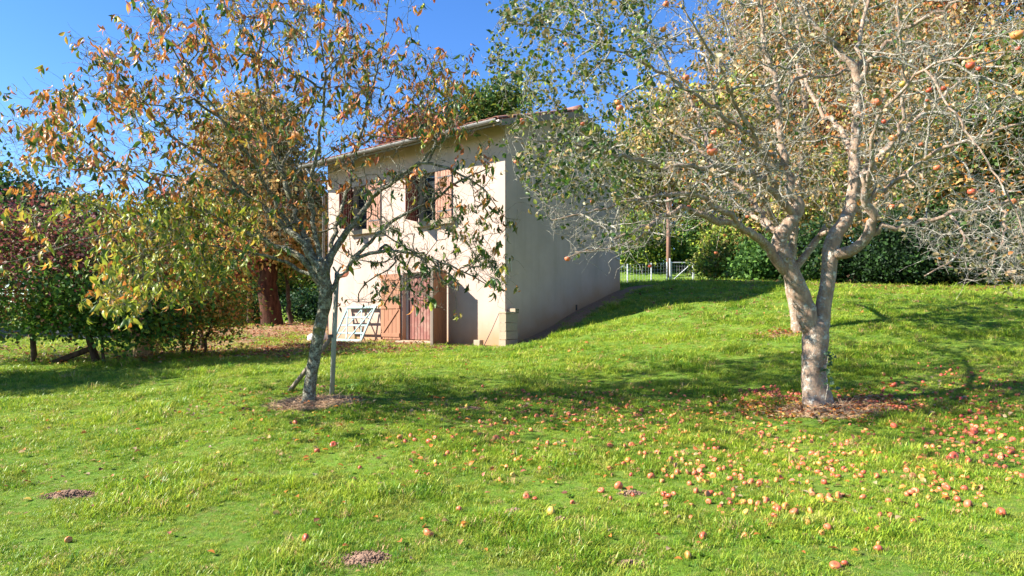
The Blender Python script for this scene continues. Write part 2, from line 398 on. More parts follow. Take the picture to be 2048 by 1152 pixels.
tv = np.array([v.co[:] for v in tm.vertices]); tf = [tuple(p.vertices) for p in tm.polygons]
for side in (0, 1):
    for r in range(9):
        for c in range(37):
            x = -HL - GO + .10 + c * (HL + 2 * GO - .2) / 36; d = -OV - .06 + r * .375
            jx = random.uniform(-.008, .008); ja = random.uniform(-.02, .02)
            y = d if side == 0 else HD - d; z = HH + SL * d + .085 + random.uniform(0, .008)
            loc = Vector((x + jx, y, z)); R = Matrix.Rotation(PI if side else 0, 4, 'Z') @ Matrix.Rotation(an + .03, 4, 'X') @ Matrix.Rotation(ja, 4, 'Z')
            if side == 0 and (r == 0 or c >= 34) or (side == 1 and c >= 35):
                o = link('roof_tile', tm, house); o.matrix_local = Matrix.Translation(loc) @ R
            else:
                n = len(rest_V); rest_V += [(Matrix.Translation(loc) @ R) @ Vector(v) for v in tv]; rest_F += [tuple(q + n for q in f) for f in tf]
o = mk('roof_tile_rows', np.array([tuple(v) for v in rest_V]), rest_F, M['tile'], house); o['kind'] = 'stuff'
b = B()
for k in range(18):
    x = -HL - GO + (k + .5) * (HL + 2 * GO) / 18
    b = B(); b.tube([(x - .19, HD / 2, HH + SL * HD / 2 + .13), (x + .21, HD / 2, HH + SL * HD / 2 + .145)], [.11, .1], 10); b.build('ridge_tile', M['tile'], house, smooth=True)
g = B(); pr = [(-.075 * math.cos(a), -.075 * math.sin(a)) for a in np.linspace(0, PI, 9)] + [(-.066 * math.cos(a), -.066 * math.sin(a)) for a in np.linspace(PI, 0, 9)]
for x in (-HL - GO, GO - .02): g.V += [np.array((x, -OV - .085 + p, HH - SL * OV + .075 + q)) for p, q in pr]
n = len(pr); g.F = [(k, (k + 1) % n, n + (k + 1) % n, n + k) for k in range(n)] + [tuple(range(n)), tuple(range(n, 2 * n))[::-1]]
g.build('gutter', M['zinc'], house)
B().bb((-HL - GO + .005, -OV - .012, HH - SL * OV - .04), (GO - .005, -OV - .001, HH - SL * OV + .06)).build('fascia', M['grey_wood'], house)
for s in (0, 1):   # verge boards
    b = B(); d0, d1 = -OV + .01, HD / 2
    P = [(GO + .002, (d if s == 0 else HD - d), HH + SL * d) for d in (d0, d1)]
    b.beam((P[0][0] + .012, P[0][1], P[0][2] + .01), (P[1][0] + .012, P[1][1], P[1][2] + .01), .02, .14); b.build('verge_board', M['grey_wood'], house)
# downpipe at the left end of the gutter
B().tube([(-HL - .08, -OV - .08, HH - .2), (-HL - .08, -.3, HH - .5), (-HL - .08, -.08, HH - .7), (-HL - .08, -.08, 0)], .04, 8).build('downpipe', M['zinc'], house, smooth=True)

def shutter(hx, z0, z1, wd, ang, mat, nb=6):
    "leaf hinged at x=hx; ang: direction of the leaf from the hinge in the house frame"
    d = np.array([math.cos(ang), math.sin(ang), 0]); nrm = np.array([d[1], -d[0], 0])
    if ang == 0 or ang == PI: nrm = np.array([0, -1, 0])
    root = None; org = np.array([hx, -.025, 0]); R = np.stack([d, nrm, [0, 0, 1]], 1)
    fr = B()
    fr.box(org + d * wd / 2 + nrm * -.022 + np.array([0, 0, z0 + .16]), (wd - .04, .02, .07), R); root = fr.build('shutter', mat, house)
    B().box(org + d * wd / 2 + nrm * -.022 + np.array([0, 0, z1 - .16]), (wd - .04, .02, .07), R).build('ledge', mat, root)
    bw = wd / nb
    for k in range(nb):
        B().box(org + d * (k + .5) * bw + nrm * random.uniform(-.001, .002) + np.array([0, 0, (z0 + z1) / 2]), (bw - .009, .022, z1 - z0), R).build('board', mat, root, bevel=.004)
    for zz in (z0 + .2, z1 - .17):
        B().box(org + d * wd * .42 + nrm * .0155 + np.array([0, 0, zz]), (wd * .8, .007, .035), R).build('strap_hinge', M['iron'], root)
    B().tube([org + np.array([0, .01, z0 + .1]), org + np.array([0, .01, z1 - .1])], .012, 6).build('hinge_pin', M['iron'], root)
    return root
for (x0, x1, z0, z1) in win:
    wd = (x1 - x0) / 2
    wf = B()
    for a, c in (((x0, .12, z0), (x0 + .06, .17, z1)), ((x1 - .06, .12, z0), (x1, .17, z1)), ((x0 + .06, .12, z1 - .06), (x1 - .06, .17, z1)), ((x0 + .06, .12, z0), (x1 - .06, .17, z0 + .06))): wf.bb(a, c)
    mx = (x0 + x1) / 2; wf.bb((mx - .03, .118, z0 + .06), (mx + .03, .165, z1 - .06))
    win_o = wf.build('window', M['grey_wood'], house, bevel=.004)
    for a, c in ((x0 + .06, mx - .03), (mx + .03, x1 - .06)):
        B().bb((a, .14, z0 + .06), (c, .146, z1 - .06)).build('pane', M['glass'], win_o)
        B().bb((a, .125, (z0 + z1) / 2 - .012), (c, .139, (z0 + z1) / 2 + .012)).build('glazing_bar', M['grey_wood'], win_o)
    B().bb((x0 - .09, -.13, z0 - .13), (x1 + .09, .0, z0 - .003)).build('window_sill', M['concrete'], house, bevel=.008)
    shutter(x1, z0 + .015, z1 - .015, wd - .01, PI, M['salmon'])
    shutter(x0, z0 + .015, z1 - .015, wd - .01, math.radians(-77), M['shutter_shade'])
# doorway: inner boarded door, outer leaves
dx0, dx1, dz0, dz1 = door_o
df = B(); df.bb((-3.46, .13, dz0), (-3.40, .2, dz1)); df.bb((-2.50, .12, dz0), (-2.40, .2, dz1)); df.bb((-3.40, .13, dz1 - .06), (-2.50, .2, dz1)); df.bb((-1.92, .13, dz0), (-1.86, .2, dz1)); df.bb((-2.4, .13, dz1 - .06), (-1.92, .2, dz1))
df.build('door_frame', M['white'], house, bevel=.004)
idr = B().bb((-3.395, .18, dz0 + .02), (-2.505, .195, dz1 - .065)).build('door', M['door'], house)
for k in range(8):
    bw = .89 / 8; B().bb((-3.395 + k * bw + .004, .155 + random.uniform(0, .003), dz0 + .02), (-3.395 + (k + 1) * bw - .004, .179, dz1 - .07)).build('board', M['door'], idr, bevel=.005)
hb = B(); hb.tube([(-2.72, .155, .92), (-2.72, .11, .92), (-2.80, .105, .91)], .011, 6); hb.build('handle', M['iron'], idr)
B().bb((-3.5, -.22, -.12), (-1.8, -.002, .035)).build('doorstep', M['concrete'], house, bevel=.01)
def zleaf(name, org, d, nrm, wd, z0, z1, mat, nb=5):
    d = np.array(d, float); nrm = np.array(nrm, float); R = np.stack([d, nrm, [0, 0, 1]], 1); org = np.array(org, float); up = np.array([0, 0, 1.])
    bt = B(); hh = z1 - z0
    for zz in (z0 + .12, (z0 + z1) / 2, z1 - .12): bt.box(org + d * wd / 2 + nrm * .024 + up * zz, (wd - .03, .02, .10), R)
    root = bt.build(name, mat, house, bevel=.004); bw = wd / nb
    for k in range(nb): B().box(org + d * (k + .5) * bw + up * (z0 + z1) / 2 + nrm * random.uniform(0, .002), (bw - .007, .024, hh), R).build('board', mat, root, bevel=.004)
    for a, c in (((z0 + .18), (z0 + z1) / 2 - .06), ((z0 + z1) / 2 + .06, z1 - .18)):
        p0 = org + d * (wd - .08) + up * a + nrm * .0245; p1 = org + d * .08 + up * c + nrm * .0245
        dd = p1 - p0; L = np.linalg.norm(dd); x = dd / L; z = np.cross(x, nrm)
        B().box((p0 + p1) / 2, (L, .019, .085), np.stack([x, nrm, z], 1)).build('brace', mat, root, bevel=.003)
    return root
zleaf('door_leaf', (-3.50, -.035, 0), (-1, 0, 0), (0, -1, 0), .77, .05, 1.79, M['orange_wood'])
ca = math.radians(-72); dd = np.array([math.cos(ca), math.sin(ca), 0]); 
lf2 = zleaf('door_leaf', (-1.83, -.03, 0), dd, (dd[1], -dd[0], 0), .78, .0, 1.79, M['orange_wood'])
p = np.array([-1.83, -.03, 0]) + dd * .80; B().box(p + np.array([0, 0, .87]), (.035, .075, 1.84), np.stack([dd, [dd[1], -dd[0], 0], [0, 0, 1]], 1)).build('edge_post', M['grey_wood'], lf2, bevel=.004)
cw = B(); cw.tube([(.018, .02, 1.98), (.018, .05, 1.98), (.02, .16, 1.96), (.02, .2, 1.86), (.018, .2, 1.70)], .009, 6); cw.build('conduit', M['cable'], house, smooth=True)
cw = B(); cw.tube([(.012, HD - .02, 2.35), (.03, HD - .25, 2.36)], .02, 6); cw.tube([(.03, HD - .25, 2.36), (.03, HD - .32, 2.42)], .014, 6); cw.build('wall_bracket', M['cable'], house)
for (yy, zz) in ((3.0, .275 * 3 + .12),): B().bb((.001, yy, zz - .12), (.008, yy + .07, zz + .03)).build('wall_vent', M['dark'], house)

# ------------------------------------------------------------------ things by the house
def hw(x, y, z): p = h2w(x, y); return (p[0], p[1], z)
def block_mesh():
    b = B(); xs = [-.1, -.075, -.012, .012, .075, .1]; zs = [0, .025, .082, .108, .165, .19]
    hole = lambda a: .012 < abs(a) < .075
    zc = lambda z: (.025 < z < .082) or (.108 < z < .165)
    b.grid(xs, zs, lambda x, z: not (hole(x) and zc(z)), -.22, .22)
    me = newmesh('concrete_block', np.array(b.V), b.F, M['concrete']); return me
def core_block():
    b = B(); xs = [-.1, -.07, .07, .1]; ys = [-.22, -.19, -.015, .015, .19, .22]
    b.grid(xs, ys, lambda x, y: not (abs(x) < .07 and (.015 < abs(y) < .19)), -.092, .089)
    V = np.array(b.V); V = np.stack([V[:, 0], V[:, 2], -V[:, 1] + .095], 1); return newmesh('concrete_block', V, b.F, M['concrete'])
bm_ = core_block(); gzb = gz(*h2w(.14, .05)) - .07
LBK = ['grey hollow concrete block at the bottom of the stack by the house corner', 'second hollow concrete block up in the stack by the house corner', 'third hollow concrete block up in the stack by the house corner', 'hollow concrete block carrying the thin slab on the stack by the house corner']
for k in range(4):
    o = link('concrete_block', bm_, None, hw(.12 + random.uniform(-.01, .01), -.02 + random.uniform(-.012, .012), gzb + k * .196), (0, 0, HRZ + random.uniform(-.03, .03))); tag(o, LBK[k], 'block', 'blocks stacked against the house corner')
o = B().bb((-.11, -.23, 0), (.11, .10, .045)).build('concrete_slab', M['concrete'], bevel=.006, loc=hw(.12, -.02, gzb + .786)); o.rotation_euler = (0, 0, HRZ); tag(o, 'thin pale slab lying on top of the corner block stack', 'slab')
b = B(); hq = [-.075, -.055, -.01, .01, .055, .075]; b.grid(hq, [-.06, -.045, -.008, .008, .045, .06], lambda x, z: not (.01 < abs(x) < .055 and .008 < abs(z) < .045), -.11, .11)
o = mk('hollow_brick', np.array(b.V), b.F, M['concrete'], loc=hw(.12, .16, gzb + .848)); o.rotation_euler = (0, 0, HRZ + PI / 2); tag(o, 'small hollow brick with four dark holes on the corner block stack', 'brick')
p = h2w(-.62, -.22); o = B().bb((-.1, -.07, -.02), (.1, .07, .17)).build('stone_block', M['concrete'], bevel=.01); o.location = (p[0], p[1], gz(*p) - .02); o.rotation_euler = (0, 0, HRZ)
tag(o, 'small pale block lying in the grass against the sunlit front wall', 'block')
q0 = h2w(-.42, -.30); q1 = h2w(-.14, -.02)
o = B().tube([(q0[0], q0[1], gz(*q0) - .02), ((q0[0]+q1[0])/2 + .01, (q0[1]+q1[1])/2, 1.38), (q1[0], q1[1], 1.80)], [.013, .012, .009], 6).build('stick', M['grey_wood'], smooth=True)
tag(o, 'thin grey stick leaning on the front wall near the house corner', 'stick')
# white plastic sack
bpy.ops.mesh.primitive_ico_sphere_add(subdivisions=4, radius=1); o = bpy.context.object; o.name = 'plastic_sack'; me = o.data
for v in me.vertices:
    c = v.co.copy(); n = mnoise.noise(c * 2.1) * .22 + mnoise.noise(c * 5.3) * .1 + mnoise.noise(c * 11) * .04
    c *= (1 + n); c.z = max(c.z, -.45); v.co = Vector((c.x * .30, c.y * .22, c.z * .17))
me.materials.append(M['bag']); me.polygons.foreach_set('use_smooth', np.ones(len(me.polygons), bool))
p = h2w(-6.5, -.42); o.location = (p[0], p[1], gz(*p) + .07); o.rotation_euler = (0, 0, .4)
tag(o, 'crumpled white plastic sack on the ground at the far end of the front wall', 'sack')
# pale blue gate leaning against the wall (local frame: x along the wall, leaning back on +y)
W, H_ = 1.18, 1.0
pg = h2w(-5.72, -.52); gate = empty('garden_gate', (pg[0], pg[1], gz(*pg) + .01), HRZ)
tag(gate, 'pale blue wooden gate with crossed braces leaning against the sunny wall', 'gate')
le = math.atan2(.45, H_); Rl = np.array([[1, 0, 0], [0, math.cos(-le), -math.sin(-le)], [0, math.sin(-le), math.cos(-le)]])
tilt = .0
def gp(x, z, y=0): return Rl @ np.array([x + z * .10, y, z])
def bar(nm, a, b_, w_=.07, t_=.035, y=0):
    p0, p1 = gp(a[0], a[1], y), gp(b_[0], b_[1], y); x = (p1 - p0); L = np.linalg.norm(x); x = x / L; nrm = Rl @ np.array([0, 1., 0]); z = np.cross(x, nrm)
    B().box((p0 + p1) / 2, (L, t_, w_), np.stack([x, nrm, z], 1)).build(nm, M['pale_blue'], gate, bevel=.004)
bar('stile', (0.0, 0), (0.0, H_)); bar('stile', (W, 0), (W, H_)); bar('top_rail', (-.04, H_ + .037), (W + .06, H_ + .037), .075, .045); bar('bottom_rail', (.036, .05), (W - .036, .05), .075, .03)
for zz in (.27, .50, .74): bar('rail', (.036, zz), (W - .036, zz), .055, .018, .012)
bar('brace', (.05, H_ - .02), (W * .46, .09), .05, .018, -.009); bar('brace', (W * .54, .09), (W - .06, H_ - .04), .05, .018, -.009)
bar('brace', (W * .50, H_ - .02), (.08, .12), .045, .016, .031); bar('brace', (W * .52, H_ - .02), (W - .08, .12), .045, .016, .031)

# ------------------------------------------------------------------ support post by the young tree
pp = ground_at(663, 792); sp = empty('support_post', (pp[0], pp[1], pp[2]))
tag(sp, 'grey metal post with a slanting wooden brace propping the young tree', 'post')
top = at(674, 545, pp[1]) - pp
bb = B().tube([(0, 0, -.1), top * .5, top], [.032, .031, .03], 12).build('pole', M['post'], sp, smooth=True)
b2 = B(); b2.tube([top + np.array([0, 0, -.01]), top + np.array([-.05, .0, .07])], .012, 6); b2.tube([top + np.array([0, 0, -.01]), top + np.array([.05, .0, .07])], .012, 6); b2.build('fork', M['post'], sp)
e0 = ground_at(590, 772); e0 = np.array([e0[0], pp[1] + .45, gz(e0[0], pp[1] + .45)]) - pp; e1 = at(663, 672, pp[1]) - pp
B().tube([e0 + np.array([0, 0, -.05]), e1 + np.array([.0, .05, 0])], [.03, .027], 8).build('brace', M['grey_wood'], sp, smooth=True)
B().tube([e1 + np.array([0, 0, -.02]), e1 + np.array([0, 0, .02])], .045, 10).build('wire_tie', M['iron'], sp)

# ------------------------------------------------------------------ fence, gate and utility pole up the slope
fy = 33.0
def up(px, py, y=fy): return at(px, py, y)
fence = empty('wire_fence', tuple(up(1240, 575)[:2]) + (gz(*up(1240, 575)[:2]),))
tag(fence, 'wire mesh fence running from behind the house to the metal gate', 'fence')
fb = np.array(fence.location); fx = [up(px, 600)[0] for px in (1195, 1248, 1301, 1334)]; yy = [31.0, 32.0, 32.8, 33.0]
for x, y in zip(fx, yy):
    z = gz(x, y); B().tube([np.array([x, y, z - .2]) - fb, np.array([x, y, z + 1.05]) - fb], .035, 8).build('fence_post', M['galv'], fence)
for (x0, y0), (x1, y1) in zip(zip(fx, yy), list(zip(fx, yy))[1:]):
    z0, z1 = gz(x0, y0), gz(x1, y1)
    for k in range(7): B().beam(np.array([x0, y0, z0 + .08 + k * .155]) - fb, np.array([x1, y1, z1 + .08 + k * .155]) - fb, .008, .008).build('wire', M['galv'], fence)
    nv = int(abs(x1 - x0) / .15)
    for k in range(1, nv):
        q = k / nv; x = x0 + (x1 - x0) * q; y = y0 + (y1 - y0) * q; z = z0 + (z1 - z0) * q
        B().beam(np.array([x, y, z + .05]) - fb, np.array([x, y, z + 1.01]) - fb, .007, .007, (0, 1, 0)).build('wire', M['galv'], fence)
g0 = up(1340, 567); gg = empty('metal_gate', (g0[0], g0[1], gz(g0[0], g0[1])))
tag(gg, 'galvanised double farm gate with diagonal struts beyond the lawn', 'gate')
def leafgate(xa, xb, flip):
    z0, z1 = .1, 1.02; f_ = B(); r = .025
    for a, c in (((xa, 0, z0), (xb, 0, z0)), ((xa, 0, z1), (xb, 0, z1)), ((xa, 0, z0), (xa, 0, z1)), ((xb, 0, z0), (xb, 0, z1))): f_.tube([a, c], r, 8)
    rt = f_.build('gate_leaf', M['galv'], gg)
    a, c = ((xa, z0), (xb, z1)) if not flip else ((xa, z1), (xb, z0))
    B().tube([(a[0], 0, a[1]), (c[0], 0, c[1])], .022, 8).build('strut', M['galv'], rt)
    for k in range(1, 8): B().beam((xa + (xb - xa) * k / 8, .01, z0), (xa + (xb - xa) * k / 8, .01, z1), .006, .006, (0, 1, 0)).build('wire', M['galv'], rt)
    for k in range(1, 5): B().beam((xa, .012, z0 + k * .185), (xb, .012, z0 + k * .185), .006, .006).build('wire', M['galv'], rt)
leafgate(.08, 1.12, False); leafgate(1.18, 2.22, True)
for x in (0, 2.32): B().tube([(x, 0, -.2), (x, 0, 1.22)], .045, 10).build('gate_post', M['galv'], gg)
pu = up(1337, 560, 34.5); po = empty('utility_pole', (pu[0], pu[1], gz(pu[0], pu[1])))
tag(po, 'red brown wooden utility pole standing behind the metal gate', 'pole')
B().tube([(0, 0, -.3), (0, 0, 2), (0, 0, 4.2)], [.12, .11, .095], 12).build('pole', M['pole'], po, smooth=True)
B().bb((-.14, -.1, 3.6), (.14, -.12, 3.9)).build('plate', M['salmon'], po)

# ------------------------------------------------------------------ tree machinery
def crom(P, step):
    P = np.array(P, float); out = []
    Q = np.vstack([2 * P[0] - P[1], P, 2 * P[-1] - P[-2]])
    for i in range(1, len(Q) - 2):
        L = np.linalg.norm(Q[i+1, :3] - Q[i, :3]); n = max(1, int(round(L / step)))
        for k in range(n):
            t = k / n; a, b_, c, d = Q[i-1], Q[i], Q[i+1], Q[i+2]
            out.append(.5 * (2 * b_ + (c - a) * t + (2 * a - 5 * b_ + 4 * c - d) * t * t + (3 * b_ - a - 3 * c + d) * t ** 3))
    out.append(P[-1]); return np.array(out)
class Tree:
    def __init__(s, seed, cap=120000):
        s.r = np.random.default_rng(seed); s.P = np.zeros((cap, 3)); s.par = np.full(cap, -1, int); s.D = np.zeros((cap, 3)); s.man = np.zeros(cap); s.limb = np.full(cap, -1, int); s.ok = np.zeros(cap, bool); s.n = 0; s.nl = 0
    def add(s, p, par, man=0, limb=-1, ok=True):
        i = s.n; s.P[i] = p; s.par[i] = par; s.man[i] = man; s.limb[i] = limb; s.ok[i] = ok
        d = (p - s.P[par]) if par >= 0 else np.array([0, 0, 1.]); s.D[i] = d / (np.linalg.norm(d) + 1e-9); s.n += 1; return i
    def manual(s, pts, trunk=False, step=.09, wob=.018, okfrom=0.0):
        "pts: (px, py, Y, diameter px)"
        W_ = np.array([list(at(a, b_, c)) + [d / 2 * c / F] for a, b_, c, d in pts]); C = crom(W_, step)
        par = -1; k0 = 0
        if s.n:
            d = np.linalg.norm(s.P[:s.n] - C[0, :3], axis=1) - (s.man[:s.n] > 0) * 0; par = int(np.argmin(d)); k0 = 0
        n = len(C)
        for k in range(k0, n):
            p = C[k, :3] + (s.r.normal(0, wob, 3) * min(1, 30 * C[k, 3]) * (.22 if C[k, 3] > .055 else .5 if C[k, 3] > .035 else 1) if k else 0)
            par = s.add(p, par, max(C[k, 3], .004), s.nl, ok=(not trunk) and k / n >= okfrom)
        s.nl += 1
    def reach(s, T, step=.08, jit=.12, upb=.0):
        T = np.asarray(T); d0 = np.full(len(T), 1e9)
        idx = np.arange(0, s.n, 2)
        for k in idx: d0 = np.minimum(d0, ((T - s.P[k]) ** 2).sum(1))
        for t in T[np.argsort(d0)]:
            P = s.P[:s.n]; v = t - P; d = np.linalg.norm(v, axis=1) + 1e-6
            cs = (v * s.D[:s.n]).sum(1) / d; cost = d * (1.35 - .5 * cs); cost[~s.ok[:s.n]] = 1e9
            k = int(np.argmin(cost)); L = d[k]
            if L < step * .8: continue
            c = P[k] + s.D[k] * L * .4 + s.r.normal(0, jit * L, 3) + np.array([0, 0, upb * L])
            n = max(2, int(L / step)); par = k
            for q in range(1, n + 1):
                u = q / n; p = (1 - u) ** 2 * P[k] + 2 * u * (1 - u) * c + u * u * t
                if q < n: p = p + s.r.normal(0, .012, 3)
                par = s.add(p, par)
    def spurs(s, count, lmin=.05, lmax=.2, sel=None, segs=2, droop=0):
        c = np.where(s.ok[:s.n])[0] if sel is None else sel
        for k in s.r.choice(c, count):
            if s.n > len(s.P) - 8: break
            d = s.r.normal(0, 1, 3); d -= d.dot(s.D[k]) * s.D[k] * .6; d /= np.linalg.norm(d); d[2] += .35 - droop; L = s.r.uniform(lmin, lmax) / segs; par = k
            for q in range(segs):
                par = s.add(s.P[par] + d / np.linalg.norm(d) * L, par); d = d + s.r.normal(0, .35, 3)
    def radii(s, tip=.0022, ex=.46):
        n = s.n; c = np.zeros(n); par = s.par[:n]; ch = np.zeros(n, int); np.add.at(ch, par[par >= 0], 1); c[ch == 0] = 1
        for k in range(n - 1, 0, -1): 
            if par[k] >= 0: c[par[k]] += c[k]
        R = tip * c ** ex; R = np.where(s.man[:n] > 0, s.man[:n], R)
        for k in range(1, n):
            if s.man[k] == 0 and par[k] >= 0: R[k] = min(R[k], R[par[k]] * .93)
        s.R = R; s.cnt = c; s.tips = ch == 0; return R
    def build(s, root, base, mat, mat_tw, nlimbname='limb', flare=None, relief=.10, thin=.011, min_tw=0):
        R = s.R; n = s.n; par = s.par[:n]; P = s.P[:n]
        for L in range(s.nl):
            idx = np.where(s.limb[:n] == L)[0]
            if len(idx) < 2: continue
            pts = P[idx]; rr = R[idx]
            if L and par[idx[0]] >= 0: pts = np.vstack([P[par[idx[0]]], pts]); rr = np.concatenate([[rr[0]], rr])
            rmax = rr.max(); k = 20 if rmax > .08 else 12 if rmax > .03 else 8
            V, Fq = tube(pts, rr, k)
            C = np.repeat(pts, k, 0); rad = V - C
            m = np.array([mnoise.noise(Vector(v * (2.2 / max(rmax * 6, .12)))) + .5 * mnoise.noise(Vector(v * (6 / max(rmax * 6, .12)))) for v in V])
            V = C + rad * (1 + relief * 1.6 * m[:, None])
            if L == 0 and flare:
                h = V[:, 2] - base[2]; ang = np.arctan2(V[:, 1] - C[:, 1], V[:, 0] - C[:, 0]); fl = np.exp(-np.maximum(h, 0) / flare[1]) * flare[0] * (1 + .35 * np.cos(ang * 3 + 1.1))
                gr = 1 - .16 * np.exp(-((ang + 1.35) / .28) ** 2) * np.exp(-np.maximum(h, 0) / .35); V = C + (V - C) * ((1 + fl) * gr)[:, None]
            capf = [tuple(range(len(V) - k, len(V)))]
            mk('trunk' if L == 0 else nlimbname, V - base, [tuple(map(int, f)) for f in Fq] + capf, mat, root, smooth=True)
        sel = np.where((s.limb[:n] < 0) & (R >= thin * 0))[0]; sel = sel[par[sel] >= 0]
        r1 = R[sel]; r0 = np.minimum(R[par[sel]], r1 * 1.15)
        big = r1 > .006
        for mask, k in ((big, 6), (~big, 3)):
            if mask.sum() == 0: continue
            V, Fq = prisms(P[par[sel[mask]]], P[sel[mask]], r0[mask], r1[mask], k)
            o = mk('branches' if k == 6 else 'twigs', V - base, Fq, mat_tw, root, smooth=True); o['kind'] = 'stuff'

def poly_sample(poly, n, r, Yc, Ys, Ymin, Ymax, dens=None):
    poly = np.array(poly, float); out = []
    lo, hi = poly.min(0), poly.max(0)
    while len(out) < n:
        p = r.uniform(lo, hi); c = False; j = len(poly) - 1
        for i in range(len(poly)):
            if (poly[i, 1] > p[1]) != (poly[j, 1] > p[1]) and p[0] < (poly[j, 0] - poly[i, 0]) * (p[1] - poly[i, 1]) / (poly[j, 1] - poly[i, 1]) + poly[i, 0]: c = not c
            j = i
        if not c: continue
        if dens and r.uniform() > dens(*p): continue
        Y = np.clip(r.normal(Yc(*p) if callable(Yc) else Yc, Ys), Ymin, Ymax); out.append(at(p[0], p[1], Y))
    return np.array(out)

def leaf_tmpl(kind):
    if kind == 'long':      # hanging, folded, curling
        xs = [0, .18, .45, .75, 1]; wd = [.03, .13, .19, .13, .01]; dz = [0, .04, .03, -.10, -.34]
    elif kind == 'oval':
        xs = [0, .25, .6, 1]; wd = [.04, .30, .30, .02]; dz = [0, .03, .02, -.1]
    else:
        xs = [0, .45, 1]; wd = [.03, .28, .02]; dz = [0, .06, -.04]
    V = []; Fq = []
    for x, w_, z in zip(xs, wd, dz): V += [(x, -w_, z + w_ * .45), (x, 0, z), (x, w_, z + w_ * .45)]
    for i in range(len(xs) - 1):
        for q in (0, 1): a = i * 3 + q; Fq.append((a, a + 3, a + 4, a + 1))
    return np.array(V), np.array(Fq)
TM = {k: leaf_tmpl(k) for k in ('long', 'oval', 'small')}
TM['card'] = (np.array([(0, 0, 0), (.5, -.33, .07), (1, 0, -.05), (.5, .33, .07)]), np.array([(0, 1, 2, 3)]))
def frames(d, n):
    x = d / (np.linalg.norm(d, axis=1)[:, None] + 1e-9); z = n - (n * x).sum(1)[:, None] * x; z /= np.linalg.norm(z, axis=1)[:, None] + 1e-9
    return np.stack([x, np.cross(z, x), z], 2)
def leaves_np(kind, P, R, S):
    T, Fq = TM[kind]; V = P[:, None] + S[:, None, None] * np.einsum('nij,kj->nki', R, T)
    n = len(P); k = len(T); return V.reshape(-1, 3), (Fq[None] + (np.arange(n) * k)[:, None, None]).reshape(-1, 4)
def add_leaves(root, base, kind, P, R, S, C, mat, nind=300, name='leaf', variants=24):
    vis = ((P[:, 0] / P[:, 1] * F + CX > -10) & (P[:, 0] / P[:, 1] * F + CX < 2060) & (HY - (P[:, 2] - EYE) / P[:, 1] * F > -10) & (P[:, 1] > 1))
    score = np.where(vis, S / np.maximum(P[:, 1], .5), 0); order = np.argsort(-score); ind = order[:nind]; rest = order[nind:]
    T, Fq = TM[kind]
    if nind:
        mv = [newmesh(name, T, Fq, mat, np.tile(C[ind[k % len(ind)]], (len(T), 1))) for k in range(variants)]
        CV = np.array([C[ind[k % len(ind)]] for k in range(variants)])
        for k in ind:
            m = int(np.argmin(((CV - C[k]) ** 2).sum(1) + RNG.uniform(0, .004, variants))); o = link(name, mv[m], root)
            mt = Matrix([[*(R[k][a] * S[k]), P[k][a] - base[a]] for a in range(3)] + [[0, 0, 0, 1]]); o.matrix_local = mt
    if len(rest):
        V, Fr = leaves_np(kind, P[rest], R[rest], S[rest]); o = mk('leaves', V - base, Fr, mat, root, np.repeat(C[rest], len(T), 0)); o['kind'] = 'stuff'
def palette(r, n, cols, wts, jit=.18):
    cols = np.array(cols, float); k = r.choice(len(cols), n, p=np.array(wts) / sum(wts)); c = cols[k] * r.uniform(1 - jit, 1 + jit, (n, 1)) * r.uniform(.93, 1.07, (n, 3)); return np.clip(c, .005, .9)

GREEN = (.075, .15, .025); DGREEN = (.035, .085, .018); YGREEN = (.22, .27, .035); ORANGE = (.56, .22, .045); RUST = (.42, .14, .045); YELLOW = (.52, .37, .06); PINK = (.58, .22, .15); OLIVE = (.14, .14, .04); OCHRE = (.36, .25, .09); TAN = (.42, .32, .18); MAROON = (.14, .035, .035); PALE = (.40, .38, .22)

